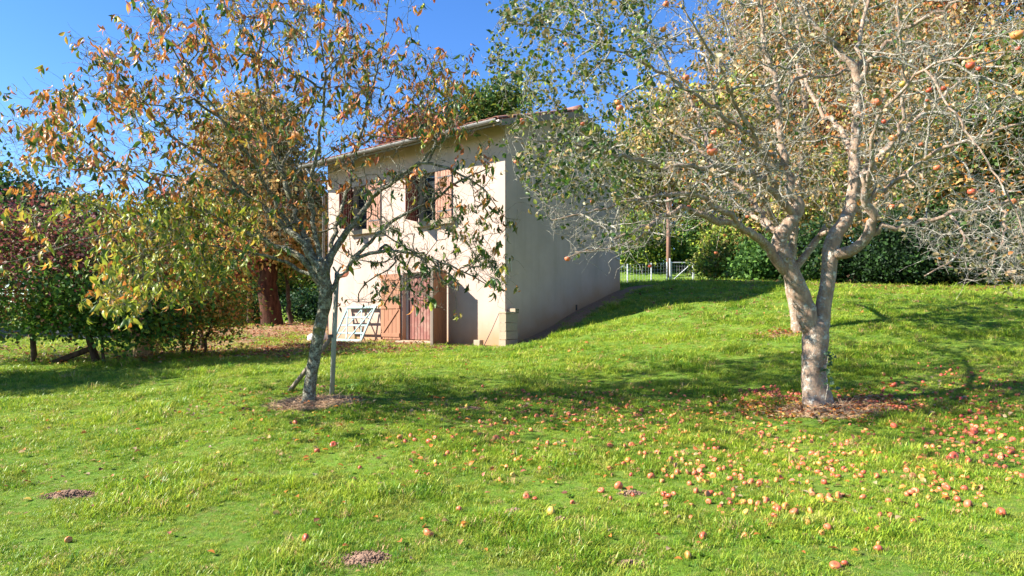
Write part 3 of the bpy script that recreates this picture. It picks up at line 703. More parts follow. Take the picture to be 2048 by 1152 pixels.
# ------------------------------------------------------------------ the young tree (left), drooping autumn leaves
bz = ground_at(617, 806); bz = np.array([bz[0], bz[1], bz[2]]); Y0 = bz[1]
yt = empty('fruit_tree', tuple(bz)); tag(yt, 'lichen covered young fruit tree with drooping orange and green leaves beside the metal post', 'tree')
T = Tree(11)
T.manual([(616,815,Y0,26),(620,770,Y0,24),(628,720,Y0,23),(638,660,Y0,23),(649,610,Y0,25),(650,570,Y0,27),(644,535,Y0,24),(641,515,Y0,9)], trunk=True, step=.05, wob=.006)
dY = Y0 - 7.9
LB = [
 [(645,575,7.85,24),(600,515,7.6,22),(545,488,7.3,18),(480,460,7.0,15),(420,430,6.8,12),(330,385,6.5,8),(210,310,6.2,6),(90,230,6.0,3)],
 [(640,540,7.9,24),(600,480,7.7,22),(550,440,7.4,19),(490,385,7.1,16),(420,325,6.8,12),(330,260,6.5,8),(250,170,6.2,5),(190,90,6.0,3)],
 [(638,535,7.9,24),(608,470,8.0,20),(580,400,8.1,17),(560,340,8.1,15),(530,260,8.1,12),(515,180,8.1,10),(520,100,8.1,8),(545,10,8.1,5),(560,-90,8.1,3)],
 [(648,560,7.9,26),(670,500,8.0,23),(705,450,8.1,19),(745,395,8.2,16),(800,355,8.2,13),(850,320,8.2,10),(885,250,8.2,7),(905,170,8.2,4)],
 [(655,600,7.85,20),(690,545,7.7,16),(725,512,7.6,13),(790,505,7.5,10),(870,520,7.3,8),(930,545,7.2,5),(985,575,7.1,3)],
 [(700,530,7.7,13),(730,490,7.5,13),(790,440,7.3,11),(860,405,7.2,9),(920,360,7.1,7),(985,335,7.0,4)],
 [(745,395,8.2,13),(800,350,7.9,12),(850,325,7.7,10),(910,345,7.6,8),(965,375,7.5,5),(1005,430,7.4,3)],
 [(640,550,7.8,18),(560,420,7.2,14),(500,320,6.9,12),(430,220,6.6,9),(360,120,6.3,6),(300,30,6.1,4),(270,-50,6.0,3)],
 [(650,545,8.0,16),(680,430,8.6,14),(715,300,9.1,11),(745,180,9.4,8),(770,60,9.6,5),(780,-60,9.6,3)],
 [(635,560,7.7,14),(560,520,7.2,11),(470,500,6.9,8),(380,490,6.6,6),(310,520,6.5,4),(270,565,6.4,2)],
 [(645,530,7.8,18),(620,400,7.3,15),(640,280,6.9,11),(650,160,6.6,8),(640,60,6.4,5),(650,-60,6.3,3)],
 [(490,385,7.1,11),(400,370,6.7,8),(300,345,6.4,6),(180,340,6.1,4),(60,330,5.9,3)],
 [(715,300,9.1,8),(780,240,8.9,6),(840,180,8.8,4),(870,130,8.8,3)],
 [(560,340,8.1,10),(600,260,8.6,8),(640,180,8.9,6),(690,100,9.1,4)],
 [(430,430,6.8,7),(330,440,6.0,5),(200,470,5.5,4),(60,515,5.1,3),(5,525,5.0,2)]]
def setback(Y): return Y0 + (Y - 7.9) * .6 + .55 * min(1, abs(Y - 7.9) / .7)
for L in LB: T.manual([(a, b_, setback(c), d * .6) for a, b_, c, d in L], okfrom=.18)
blobs = [(200,120,55,6.1,34),(110,210,45,6.0,30),(50,250,45,5.9,30),(130,290,60,6.1,45),(230,200,50,6.2,35),(330,80,70,6.3,50),(300,220,70,6.4,55),(440,60,80,6.7,50),(400,190,90,6.8,60),(560,50,90,7.4,60),(660,50,90,7.6,65),(700,150,70,8.5,55),(560,200,70,7.9,45),(780,160,60,9.0,40),(850,150,50,8.7,30),(910,150,40,8.3,25),(880,240,60,8.0,50),(740,290,90,8.4,60),(600,320,80,7.6,45),(460,330,90,7.0,60),(320,340,80,6.5,60),(180,360,70,6.2,40),(40,330,50,5.9,25),(330,460,80,6.6,75),(240,480,50,6.5,40),(270,560,60,6.5,60),(220,590,45,6.3,30),(380,560,60,6.8,40),(330,420,70,6.5,45),(430,480,80,6.9,55),(500,430,60,7.1,35),(560,450,60,7.4,35),(650,400,80,7.8,50),(800,430,70,7.6,45),(900,410,60,7.4,45),(960,460,45,7.3,30),(965,530,35,7.2,35),(870,560,50,7.3,40),(800,560,50,7.5,32),(730,600,25,7.6,10),(1000,580,22,7.1,14),(1022,450,18,7.3,8),(500,-110,120,7.4,60),(680,-120,120,8.0,60),(350,-90,90,6.6,30),(820,-20,50,9,10),(60,430,60,5.8,12)]
TG = []; r = T.r
for px, py, rp, Y, n in blobs:
    for _ in range(int(n * .95)):
        a = r.uniform(0, 2 * PI); q = rp * math.sqrt(r.uniform()); TG.append(at(px + q * math.cos(a), py + q * math.sin(a), setback(Y) + r.normal(0, .75)))
TG += list(poly_sample([(560,120),(900,100),(1000,330),(1010,450),(900,560),(720,560),(600,480),(480,420),(400,300)], 330, r, Y0 + .5, .9, Y0 - 2, Y0 + 2.6)) + list(poly_sample([(60,200),(300,40),(560,0),(560,420),(330,470),(150,380)], 160, r, Y0 + .1, .9, Y0 - 2.2, Y0 + 2))
T.reach(np.array(TG), .09, .14); T.spurs(6500, .05, .25); T.spurs(1200, .2, .5, segs=5); T.radii(.0018, .45)
T.build(yt, bz, M['bark_young'], M['bark_young'], flare=(.18, .08))
tips = np.where(T.tips & (T.limb[:T.n] < 0))[0]; tpx = T.P[tips, 0] / T.P[tips, 1] * F + CX; tpy = HY - (T.P[tips, 2] - EYE) / T.P[tips, 1] * F
kp = np.where(tpy < 330, .40, .3); kp = np.where((tpx < 520) & (tpy > 380), .72, kp); kp = np.where((tpx > 520) & (tpx < 900) & (tpy > 270) & (tpy < 530), .13, kp); keep = r.uniform(size=len(tips)) < kp; tips = tips[keep]
P = []; D = []; S = []
for k in tips:
    m = r.integers(3, 7)
    for _ in range(m):
        P.append(T.P[k] + r.normal(0, .022, 3)); az = r.uniform(0, 2 * PI); sp_ = r.uniform(.2, .9); D.append((math.cos(az) * sp_, math.sin(az) * sp_, -1 + r.uniform(0, .5))); S.append(r.uniform(.05, .115))
P = np.array(P); D = np.array(D); S = np.array(S); Nn = np.array(D) * 0 + r.normal(0, 1, D.shape)
px = P[:, 0] / P[:, 1] * F + CX; py = HY - (P[:, 2] - EYE) / P[:, 1] * F
C1 = palette(r, len(P), [GREEN, DGREEN, YGREEN, ORANGE, RUST, YELLOW, PINK, OLIVE], [.13, .08, .15, .27, .12, .1, .06, .09])
C2 = palette(r, len(P), [GREEN, YGREEN, (.36, .40, .045), YELLOW, ORANGE, OLIVE], [.16, .25, .28, .17, .1, .04]); C3 = palette(r, len(P), [GREEN, DGREEN, OLIVE, YGREEN, ORANGE, YELLOW], [.3, .2, .2, .14, .08, .06])
w1 = (((px < 520) & (py > 390)) | (r.uniform(size=len(P)) < .08))[:, None]; w2 = ((px > 700) & (py > 380))[:, None]
CC = np.where(w1, C2, np.where(w2, C3, C1))
add_leaves(yt, bz, 'long', P, frames(D, Nn), S, CC, M['leaf'])
print('young tree', T.n, len(P))

# ------------------------------------------------------------------ the old apple tree (right)
ba = ground_at(1632, 812); Y1 = ba[1]; dY = Y1 - 7.8
apt = empty('apple_tree', tuple(ba)); tag(apt, 'old forked apple tree with pale lichened bark and few leaves, apples around its foot', 'apple tree')
T = Tree(23, 160000)
T.manual([(1634,824,Y1,52),(1632,790,Y1,49),(1628,750,Y1,45),(1630,700,Y1,45),(1632,672,Y1,49),(1631,652,Y1,46),(1631,636,Y1,26),(1631,628,Y1,8)], trunk=True, step=.045, wob=.004)
LB = [
 [(1624,665,7.8,40),(1606,605,7.75,39),(1584,550,7.7,36),(1562,500,7.7,32),(1562,470,7.7,32),(1588,435,7.7,25),(1598,408,7.7,22),(1582,385,7.7,20),(1568,330,7.7,16),(1558,250,7.7,14),(1552,180,7.7,12),(1535,110,7.7,9),(1525,20,7.7,6),(1520,-90,7.7,4)],
 [(1572,545,7.7,28),(1545,510,7.6,25),(1515,475,7.4,22),(1480,452,7.2,18),(1425,440,7.0,17),(1380,418,6.8,14),(1320,435,6.6,11),(1260,465,6.4,8),(1195,495,6.2,5),(1140,512,6.1,3)],
 [(1640,665,7.8,34),(1649,600,7.8,31),(1658,548,7.8,31),(1661,505,7.8,32),(1675,465,7.8,30),(1702,415,7.8,26),(1708,370,7.8,24),(1710,300,7.8,20),(1716,220,7.8,19),(1712,150,7.8,17),(1680,100,7.8,12),(1640,60,7.8,9),(1590,0,7.8,6),(1560,-80,7.8,4)],
 [(1664,510,7.8,30),(1705,500,7.6,29),(1735,470,7.4,27),(1742,430,7.3,25),(1728,395,7.2,19),(1735,340,7.0,14),(1790,280,6.8,10),(1810,180,6.6,8),(1800,80,6.4,6),(1790,-40,6.3,4)],
 [(1714,160,7.8,15),(1760,100,7.6,13),(1830,50,7.3,10),(1900,10,7.0,8),(1980,-40,6.8,5)],
 [(1740,400,7.2,14),(1810,345,7.0,12),(1880,300,6.8,10),(1960,275,6.6,8),(2080,230,6.4,6),(2200,190,6.3,4)],
 [(1735,470,7.4,18),(1810,450,7.2,13),(1900,430,7.0,10),(2000,405,6.8,8),(2110,390,6.7,5)],
 [(1590,430,7.7,20),(1540,375,7.4,16),(1480,345,7.1,13),(1400,335,6.8,11),(1310,330,6.6,9),(1220,305,6.3,7),(1120,285,6.1,5),(1030,275,6.0,3)],
 [(1480,452,7.2,14),(1430,405,6.9,12),(1360,385,6.7,10),(1270,400,6.4,7),(1180,425,6.2,5),(1100,440,6.1,3)],
 [(1562,330,7.7,13),(1500,270,7.4,11),(1420,210,7.1,9),(1330,150,6.8,7),(1230,100,6.6,5),(1110,60,6.4,4),(1020,45,6.3,2)],
 [(1556,200,7.7,10),(1600,155,7.9,9),(1670,150,8.1,7),(1740,120,8.4,4)],
 [(1420,300,7.0,8),(1380,200,7.6,7),(1300,80,8.0,5),(1240,-20,8.2,3)],
 [(1710,330,7.8,15),(1680,260,8.3,12),(1620,180,8.9,9),(1570,80,9.3,6),(1540,-40,9.5,4)],
 [(1708,370,7.8,15),(1770,300,8.5,12),(1850,220,9.1,9),(1940,150,9.6,6),(2040,90,10,4)],
 [(1560,470,7.7,16),(1500,400,8.3,12),(1430,330,8.9,9),(1350,260,9.4,6),(1280,220,9.7,4)],
 [(1730,400,7.2,14),(1760,240,6.3,10),(1850,140,5.7,7),(1960,110,5.2,5),(2060,100,5.0,3)],
 [(1562,400,7.6,13),(1500,260,6.7,10),(1430,120,6.0,7),(1370,20,5.6,4)],
 [(1900,430,7.0,8),(1930,480,6.6,6),(1900,520,6.4,5),(1850,552,6.3,3)],
 [(2000,405,6.8,7),(2010,470,6.4,6),(1980,530,6.2,4),(1945,560,6.1,2)],
 [(1850,140,5.7,6),(1960,300,5.2,5),(2030,420,5.0,4),(2060,520,4.9,3)],
 [(1320,435,6.6,8),(1270,480,6.2,6),(1200,500,6.0,4),(1150,505,5.9,2)],
 [(1714,200,7.8,14),(1716,100,8.0,11),(1735,0,8.1,8),(1750,-100,8.2,5)]]
for q_, L in enumerate(LB): T.manual([(a, b_, Y1 + (c - 7.8) * .8, d * (.95 if q_ in (0, 2) else .78)) for a, b_, c, d in L], okfrom=.2, wob=.03)
r = T.r
poly = [(965,140),(990,30),(1020,-60),(1200,-190),(1600,-260),(2000,-220),(2250,-60),(2280,300),(2200,520),(2060,575),(1960,560),(1890,540),(1840,500),(1790,455),(1700,400),(1560,400),(1480,430),(1400,440),(1310,490),(1240,508),(1150,495),(1100,470),(1060,400),(1030,330),(1000,290),(1035,210)]
def yc(px, py): return 8.0 + dY - .0007 * max(0, 1600 - px) * 1.4 - .0006 * max(0, px - 1650)
TG = poly_sample(poly, 1950, r, yc, 1.45, 4.9, 11.5, lambda a, b_: .38 if a > 2050 or b_ < -20 else 1.0)
TG2 = poly_sample([(1050,300),(1500,300),(1700,380),(1480,430),(1400,450),(1310,495),(1240,510),(1150,495),(1090,470)], 420, r, yc, .8, 5, 9.5)
TG3 = poly_sample([(1800,440),(2048,380),(2100,570),(1900,560),(1840,520)], 130, r, lambda a, b_: 6.4, .7, 5, 9)
T.reach(np.vstack([TG, TG2, TG3]), .085, .17)
T.spurs(13000, .03, .13, droop=.1); T.spurs(3600, .12, .38, segs=4, droop=.25)
T.radii(.0019, .43); T.build(apt, ba, M['bark_apple'], M['twig_apple'], flare=(.34, .16), relief=.085)
tips = np.where(T.tips & (T.limb[:T.n] < 0))[0]
px = T.P[tips, 0] / T.P[tips, 1] * F + CX; py = HY - (T.P[tips, 2] - EYE) / T.P[tips, 1] * F
pr = np.where(px < 1280, .75, np.where(px < 1450, .3, .15)); pr = np.where((py > 400) & (px < 1500), .08, pr); pr = np.where((px < 1300) & (py < 260), .95, pr)
k = tips[r.uniform(size=len(tips)) < pr]; rep = r.integers(2, 5, len(k)); kk = np.repeat(k, rep); n = len(kk)
P = T.P[kk] + r.normal(0, .012, (n, 3)); D = r.normal(0, 1, (n, 3)); D[:, 2] -= .25; Nn = r.normal(0, .7, (n, 3)); Nn[:, 2] += .6; S = r.uniform(.03, .062, n)
px = P[:, 0] / P[:, 1] * F + CX
C1 = palette(r, n, [GREEN, DGREEN, YGREEN, OLIVE, OCHRE, PALE], [.28, .18, .2, .2, .1, .04]); C2 = palette(r, n, [OCHRE, TAN, OLIVE, GREEN, ORANGE, PALE], [.25, .2, .2, .1, .1, .15])
add_leaves(apt, ba, 'oval', P, frames(D, Nn), S, np.where((px < 1330)[:, None], C1, C2), M['leaf'])
print('apple tree', T.n, n)

# apples
def apple_mesh(col, nm='apple'):
    V = [(0, 0, .27)]; k = 12
    prof = [(.22, .42), (.42, .50), (.72, .47), (.97, .22), (1.0, -.05), (.9, -.42), (.62, -.78), (.3, -.9), (.12, -.84)]
    for rr, z in prof:
        for q in range(k): a = 2 * PI * q / k; f = 1 + .03 * math.cos(5 * a) * (1 if z < 0 else .4); V.append((rr * math.cos(a) * f, rr * math.sin(a) * f, z * .95))
    Fq = [(0, 1 + q, 1 + (q + 1) % k) for q in range(k)]
    for i in range(len(prof) - 1):
        for q in range(k): a = 1 + i * k + q; b_ = 1 + i * k + (q + 1) % k; Fq.append((a, a + k, b_ + k, b_))
    n = len(V); V.append((0, 0, -.7)); Fq += [(n, n - k + (q + 1) % k, n - k + q) for q in range(k)]
    m = len(V)   # stalk
    for z, ox in ((.2, 0), (.75, .12)):
        for a in (0, 2.1, 4.2): V.append((ox + .05 * math.cos(a), .05 * math.sin(a), z))
    Fq += [(m + q, m + (q + 1) % 3, m + 3 + (q + 1) % 3, m + 3 + q) for q in range(3)]
    V = np.array(V); c = np.tile(np.array(col), (len(V), 1)); c[m:] = (.08, .05, .02)
    return newmesh(nm, V, Fq, M['apple'], c, smooth=True)
AC = {'red': (.42, .04, .04), 'coral': (.50, .10, .06), 'orange': (.54, .19, .06), 'yellow': (.52, .36, .08), 'brown': (.20, .09, .045)}
AM = {k: apple_mesh(v) for k, v in AC.items()}
hang = [(1043,242,'coral',14,6.0),(1103,303,'coral',10,6.1),(1033,323,'coral',11,6.1),(1135,517,'coral',12,6.1),(1240,216,'coral',15,6.3),(1236,204,'orange',13,6.4),(1372,154,'coral',15,6.6),(1332,8,'coral',13,6.7),(1326,58,'orange',14,6.6),(1425,302,'coral',22,5.2),(1420,292,'coral',12,5.4),(1428,264,'coral',12,5.8),(1418,294,'red',10,6.2),(1755,203,'coral',19,5.9),(1787,275,'orange',17,6),(1874,335,'coral',14,6.2),(1944,382,'red',17,6.0),(1986,382,'red',9,6.5),(1941,130,'red',18,5.6),(1958,137,'red',11,5.9),(1858,180,'red',12,6.3),(1888,176,'red',12,6.4),(1768,243,'red',10,6.8),(2034,68,'orange',24,5.0),(2036,97,'red',10,6),(1784,412,'coral',12,6.4),(2028,401,'coral',13,6),(1495,433,'coral',8,7),(1378,412,'coral',8,7.4),(1408,367,'coral',9,7),(1432,505,'coral',8,7.8),(1300,532,'red',8,7.6),(1450,470,'orange',8,7.6),(1185,403,'coral',9,6.6),(1285,310,'coral',8,6.6),(1132,88,'coral',9,6.4),(1165,247,'coral',10,6.5),(1805,168,'yellow',14,6.6),(2043,185,'yellow',11,6),(1855,200,'coral',8,7),(1842,288,'coral',9,7),(1695,300,'coral',8,8),(1540,310,'orange',8,8)]
for px_, py_, c, dpx, Y in hang:
    q = at(px_, py_, Y)
    kx = int(np.argmin(((T.P[:T.n] - q) ** 2).sum(1))); s_ = dpx / 2 * Y / F
    end = T.P[kx]; q2 = q if np.linalg.norm(end - q) < .45 else q
    o = link('apple', AM[c], apt, tuple(q2 - ba), (random.uniform(-.4, .4), random.uniform(-.4, .4), random.uniform(0, 6)), (s_, s_, s_))
    if np.linalg.norm(end - q2) > s_: B().tube([q2 + np.array([0, 0, s_ * .4]) - ba, (q2 + end) / 2 + np.array([0, 0, .02]) - ba, end - ba], .0022, 4).build('fruit_stalk', M['twig_apple'], apt)

# ivy on the trunk
iv = empty('ivy', (ba[0] + .05, ba[1] - .165, ba[2] + .35)); tag(iv, 'small ivy sprig climbing the foot of the old forked apple trunk', 'ivy')
r = np.random.default_rng(5)
B().tube([(-.02, .03, -.36), (0.02, .015, -.1), (0, .02, .1), (.05, .05, .28)], .005, 5).build('stem', M['twig_apple'], iv)
ivm = [newmesh('leaf', *TM['oval'], M['leaf'], np.tile(c, (len(TM['oval'][0]), 1))) for c in ((.04, .10, .04), (.06, .13, .06), (.09, .16, .09))]
for _ in range(42):
    z = r.uniform(-.15, .30); o = link('leaf', ivm[r.integers(3)], iv, (r.normal(.02, .045), r.uniform(-.035, .01), z), (r.uniform(.8, 2.2), r.uniform(-.6, .6), r.uniform(-2.6, -.4))); s_ = r.uniform(.04, .065); o.scale = (s_, s_, s_)

# ------------------------------------------------------------------ second apple tree, up the slope
b2_ = ground_at(1592, 664); Y2 = b2_[1]
ap2 = empty('apple_tree', tuple(b2_)); tag(ap2, 'slender apple tree with ochre leaves farther up the lawn, behind the old forked one', 'apple tree')
T = Tree(31, 60000)
T.manual([(1594,668,Y2,22),(1590,620,Y2,21),(1582,575,Y2,22),(1580,530,Y2,24)], trunk=True, step=.08, wob=.01)
LB = [[(1581,545,Y2,18),(1560,470,Y2-.2,15),(1520,390,Y2-.4,12),(1470,300,Y2-.6,9),(1430,200,Y2-.8,6),(1410,90,Y2-.9,4)],
 [(1581,540,Y2,18),(1590,440,Y2,15),(1600,340,Y2,12),(1610,230,Y2,9),(1600,120,Y2,7),(1590,0,Y2,4)],
 [(1582,550,Y2,16),(1640,470,Y2+.1,13),(1700,380,Y2+.2,10),(1760,280,Y2+.3,8),(1800,170,Y2+.4,5),(1820,60,Y2+.4,4)],
 [(1560,470,Y2,10),(1490,420,Y2+.8,8),(1420,370,Y2+1.2,6),(1360,330,Y2+1.5,4)],
 [(1640,470,Y2,10),(1720,430,Y2-.8,8),(1790,380,Y2-1.2,5),(1850,340,Y2-1.4,4)],
 [(1590,440,Y2,10),(1560,300,Y2+1,8),(1530,150,Y2+1.5,5),(1520,20,Y2+1.6,3)]]
for L in LB: T.manual(L, okfrom=.2)
TG = poly_sample([(1330,350),(1370,150),(1450,-40),(1640,-100),(1830,-60),(1900,120),(1900,330),(1830,430),(1700,470),(1560,420),(1430,430)], 850, T.r, Y2, 1.3, Y2 - 2.8, Y2 + 2.8)
T.reach(TG, .13, .16); T.spurs(3500, .06, .28); T.radii(.003, .45); T.build(ap2, b2_, M['bark_apple'], M['twig_apple'])
r = T.r; tips = np.where(T.tips & (T.limb[:T.n] < 0))[0]; kk = np.repeat(tips[r.uniform(size=len(tips)) < .95], 4); n = len(kk)
P = T.P[kk] + r.normal(0, .035, (n, 3)); D = r.normal(0, 1, (n, 3)); D[:, 2] -= .6
add_leaves(ap2, b2_, 'small', P, frames(D, r.normal(0, 1, (n, 3))), r.uniform(.06, .11, n), palette(r, n, [OCHRE, TAN, OLIVE, YGREEN, ORANGE, GREEN], [.3, .16, .18, .12, .12, .12]), M['leaf'], 0)

# ------------------------------------------------------------------ background trees and shrubs
def bg(name, label, cat, bpx, bpy_, Y, blobs, pal, wts, nleaf, lsize, seed, trad=.15, mat='bark_far', group=None, clump=.35, stems=None, shell=.45, hang=.3, nb=60, base=None, lkind='card', top_=None, bright=1.0):
    r = np.random.default_rng(seed)
    if base is None: x = (bpx - CX) / F * Y; base = np.array([x, Y, gz(x, Y)])
    root = empty(name, tuple(base)); tag(root, label, cat, group)
    W_ = [(at(a, b_, c), rx * c / F, ry * c / F, rd, wt) for a, b_, c, rx, ry, rd, wt in blobs]
    T = Tree(seed, 30000); cen = sum(w_[0] * w_[4] for w_ in W_) / sum(w_[4] for w_ in W_)
    top = max(w_[0][2] + w_[2] * .6 for w_ in W_)
    def man(pts, trunk=False):
        C = crom(np.array(pts, float), .25); par = -1
        if T.n: par = int(np.argmin(np.linalg.norm(T.P[:T.n] - C[0, :3], axis=1)))
        for k in range(len(C)): par = T.add(C[k, :3] + (r.normal(0, .02, 3) if k else 0), par, max(C[k, 3], .01), T.nl, ok=not trunk or k > len(C) * .45)
        T.nl += 1
    sts = stems or [(0, 0, 0, 0)]
    for sx, sy, lx, ly in sts:
        b0 = base + np.array([sx, sy, -.15]); mid = base + (cen - base) * .35 + np.array([sx + lx * .5, sy + ly * .5, 0]); mid[2] = base[2] + (top - base[2]) * .35
        tp = cen + np.array([lx, ly, 0]); tp[2] = base[2] + (top - base[2]) * .9
        man([(*b0, trad), (*((b0 + mid) / 2 + r.normal(0, trad * .3, 3)), trad * .85), (*mid, trad * .7), (*tp, trad * .2)], True)
    tg = []; wts_ = np.array([w_[4] for w_ in W_], float); wts_ /= wts_.sum()
    for _ in range(nb):
        c, rx, ry, rd, _w2 = W_[r.choice(len(W_), p=wts_)]; u = r.normal(0, 1, 3); u /= np.linalg.norm(u); u *= r.uniform(.3, .9); tg.append(c + u * np.array([rx, rd, ry]))
    T.reach(np.array(tg), .3, .1); T.radii(.007, .5); T.build(root, base, M[mat], M[mat], relief=.1)
    # foliage: many small clumps of leaf-sized faces
    nc = max(30, nleaf // 26); k = r.choice(len(W_), nc, p=wts_); u = r.normal(0, 1, (nc, 3)); u /= np.linalg.norm(u, axis=1)[:, None]; u *= (r.uniform(0, 1, nc) ** shell)[:, None]
    cc = np.array([w_[0] for w_ in W_])[k]; rr = np.array([[w_[1], w_[3], w_[2]] for w_ in W_])[k]
    u *= (1 + .22 * np.array([mnoise.noise(Vector(q * 2.3 + 5)) for q in u]))[:, None]
    CP = cc + u * rr; g_ = gz(CP[:, 0], CP[:, 1], False); CP[:, 2] = np.maximum(CP[:, 2], g_ + .12)
    pal = np.array(pal, float); pc = r.choice(len(pal), nc, p=np.array(wts) / sum(wts)); ccol = pal[pc] * r.uniform(.7, 1.25, (nc, 1))
    if top_:
        p2 = np.array(top_[0], float); q2 = p2[r.choice(len(p2), nc)]; cpy = HY - (CP[:, 2] - EYE) / CP[:, 1] * F + r.normal(0, 22, nc); ccol = np.where((cpy < top_[1])[:, None], q2 * r.uniform(.7, 1.25, (nc, 1)), ccol)
    m = r.integers(0, nc, nleaf); P = CP[m] + r.normal(0, clump, (nleaf, 3)) * np.array([1, 1, .7]); P[:, 2] = np.maximum(P[:, 2], gz(P[:, 0], P[:, 1], False) + .04)
    alt = pal[r.choice(len(pal), nleaf, p=np.array(wts) / sum(wts))]; mixf = (r.uniform(size=(nleaf, 1)) < .28); C = np.where(mixf, alt, ccol[m]) * r.uniform(.75, 1.25, (nleaf, 1)) * bright
    D = r.normal(0, 1, (nleaf, 3)); D[:, 2] -= hang; N_ = r.normal(0, .8, (nleaf, 3)); N_[:, 2] += .5
    V, Fr = leaves_np(lkind, P, frames(D, N_), lsize * r.uniform(.6, 1.3, nleaf)); kk = len(TM[lkind][0])
    o = mk('crown', V - base, Fr, M['far_leaf'], root, np.repeat(np.clip(C, .004, .8), kk, 0)); o['kind'] = 'stuff'
    return root

# left side
bg('smoke_tree', 'big maroon and green leaved shrubby tree with leaning dark stems beside the lawn', 'tree', 195, 725, 12.4,
   [(60,480,12.6,150,80,1.8,3),(205,500,12.3,100,85,1.5,2.4),(-90,540,12.8,130,120,1.8,2),(110,590,12.2,150,60,1.5,2.2),(250,600,12.2,60,50,1.0,1),(30,630,12.6,70,40,1.0,.5)],
   [DGREEN, GREEN, (.09, .17, .025), (.16, .10, .03), (.20, .08, .04), YGREEN], [.2, .28, .2, .12, .1, .1], 24000, .078, 41, .055, clump=.24, stems=[(0,0,.2,0),(.05,.1,-.5,.2),(-1.1,-.2,.9,.1)],
   top_=([MAROON, (.19, .06, .06), (.12, .045, .05), (.22, .08, .05), (.07, .07, .03)], 560), bright=1.4)
bg('garden_tree', 'leafy tree just outside the picture whose shade falls across the lawn at the far edge', 'tree', 0, 0, 9.4,
   [(-560,330,9.4,190,130,1.5,2),(-430,420,9.6,120,80,1.1,1)], [GREEN, OLIVE, YGREEN], [.4, .3, .3], 9000, .11, 140, .1, clump=.22, base=np.array([-11.2, 9.4, gz(-11.2, 9.4)]))
bg('green_shrub', 'low dark green leafy bush growing under the maroon tree by its stems', 'shrub', 210, 700, 12.0,
   [(180,590,11.9,90,60,.9,2),(120,630,12,80,45,.8,1.4),(240,650,12,50,40,.6,.8),(330,640,12.4,40,50,.5,.6)], [DGREEN, GREEN, (.07, .16, .02), YGREEN], [.25, .35, .25, .15], 6000, .09, 42, .03, clump=.18, bright=1.3)
bg('autumn_shrub', 'rounded orange and green autumn shrub at the edge of the leaf covered ground', 'shrub', 385, 705, 13.6,
   [(390,600,13.6,95,95,1.1,3),(330,650,13.4,55,50,.8,1),(450,610,13.9,48,60,.7,1.2),(400,520,13.8,70,45,.8,1.2)], [GREEN, OLIVE, (.36, .20, .04), ORANGE, RUST, YGREEN], [.2, .15, .2, .17, .08, .2], 12000, .075, 43, .035, bright=1.5, clump=.24, stems=[(0,0,0,0),(.2,0,.3,0),(-.2,.1,-.3,0)])
bg('red_shrub', 'rusty red leaved shrub showing above the rounded autumn shrub', 'shrub', 400, 690, 15.5,
   [(400,500,15.6,75,45,1,2),(440,540,15.6,50,50,.8,1)], [RUST, (.30, .07, .05), MAROON, OLIVE], [.35, .3, .2, .15], 6000, .10, 44, .05, clump=.2)
bg('redwood_tree', 'tall conical conifer turning orange with a thick reddish trunk and litter below', 'tree', 545, 650, 24,
   [(545,470,24,150,60,2.7,2.6),(520,390,24,140,70,2.6,2.6),(500,300,24,105,75,2.0,2),(520,240,24,75,55,1.5,1.2),(600,420,24.5,90,80,2,1.2),(430,430,24,80,80,1.6,1.1)],
   [(.34, .21, .07), OLIVE, (.26, .15, .05), OCHRE, (.13, .15, .04)], [.3, .22, .16, .2, .12], 42000, .17, 45, .40, 'bark_red', clump=.28, hang=.9, nb=90, bright=1.5)
for k, (a, b_, Y, h, lab) in enumerate([(497, 652, 26, 5, 'thin grey trunked young tree just beyond the thick reddish trunk'), (583, 645, 25, 5, 'slender leaning tree between the reddish trunk and the house')]):
    bg('young_tree', lab, 'tree', a, b_, Y, [(a + (-20 if k else 8), 500, Y, 55, 70, 1.2, 1)], [YGREEN, GREEN, OLIVE], [.4, .3, .3], 3500, .15, 50 + k, .10, clump=.3, stems=[(0, 0, 0, 0)])
for k, (a, y0, Y, rx, ry, lab, pal) in enumerate([
    (620, 612, 30, 48, 36, 'clipped dark green hedge bush seen past the house end', [DGREEN, (.02, .06, .03)]),
    (500, 618, 29, 38, 34, 'dark evergreen bush behind the thin grey trunk', [DGREEN, GREEN]),
    (450, 600, 27, 40, 50, 'green bush in the shade behind the autumn shrub', [GREEN, DGREEN, OLIVE])]):
    bg('evergreen_bush', lab, 'bush', a, 640, Y, [(a, y0, Y, rx, ry, .9, 1), (a + rx * .7, y0 + 6, Y, rx * .7, ry * .8, .8, .6)], pal, [1 / len(pal)] * len(pal), 6000, .13, 60 + k, .05, clump=.2, group='bushes beyond the house end')
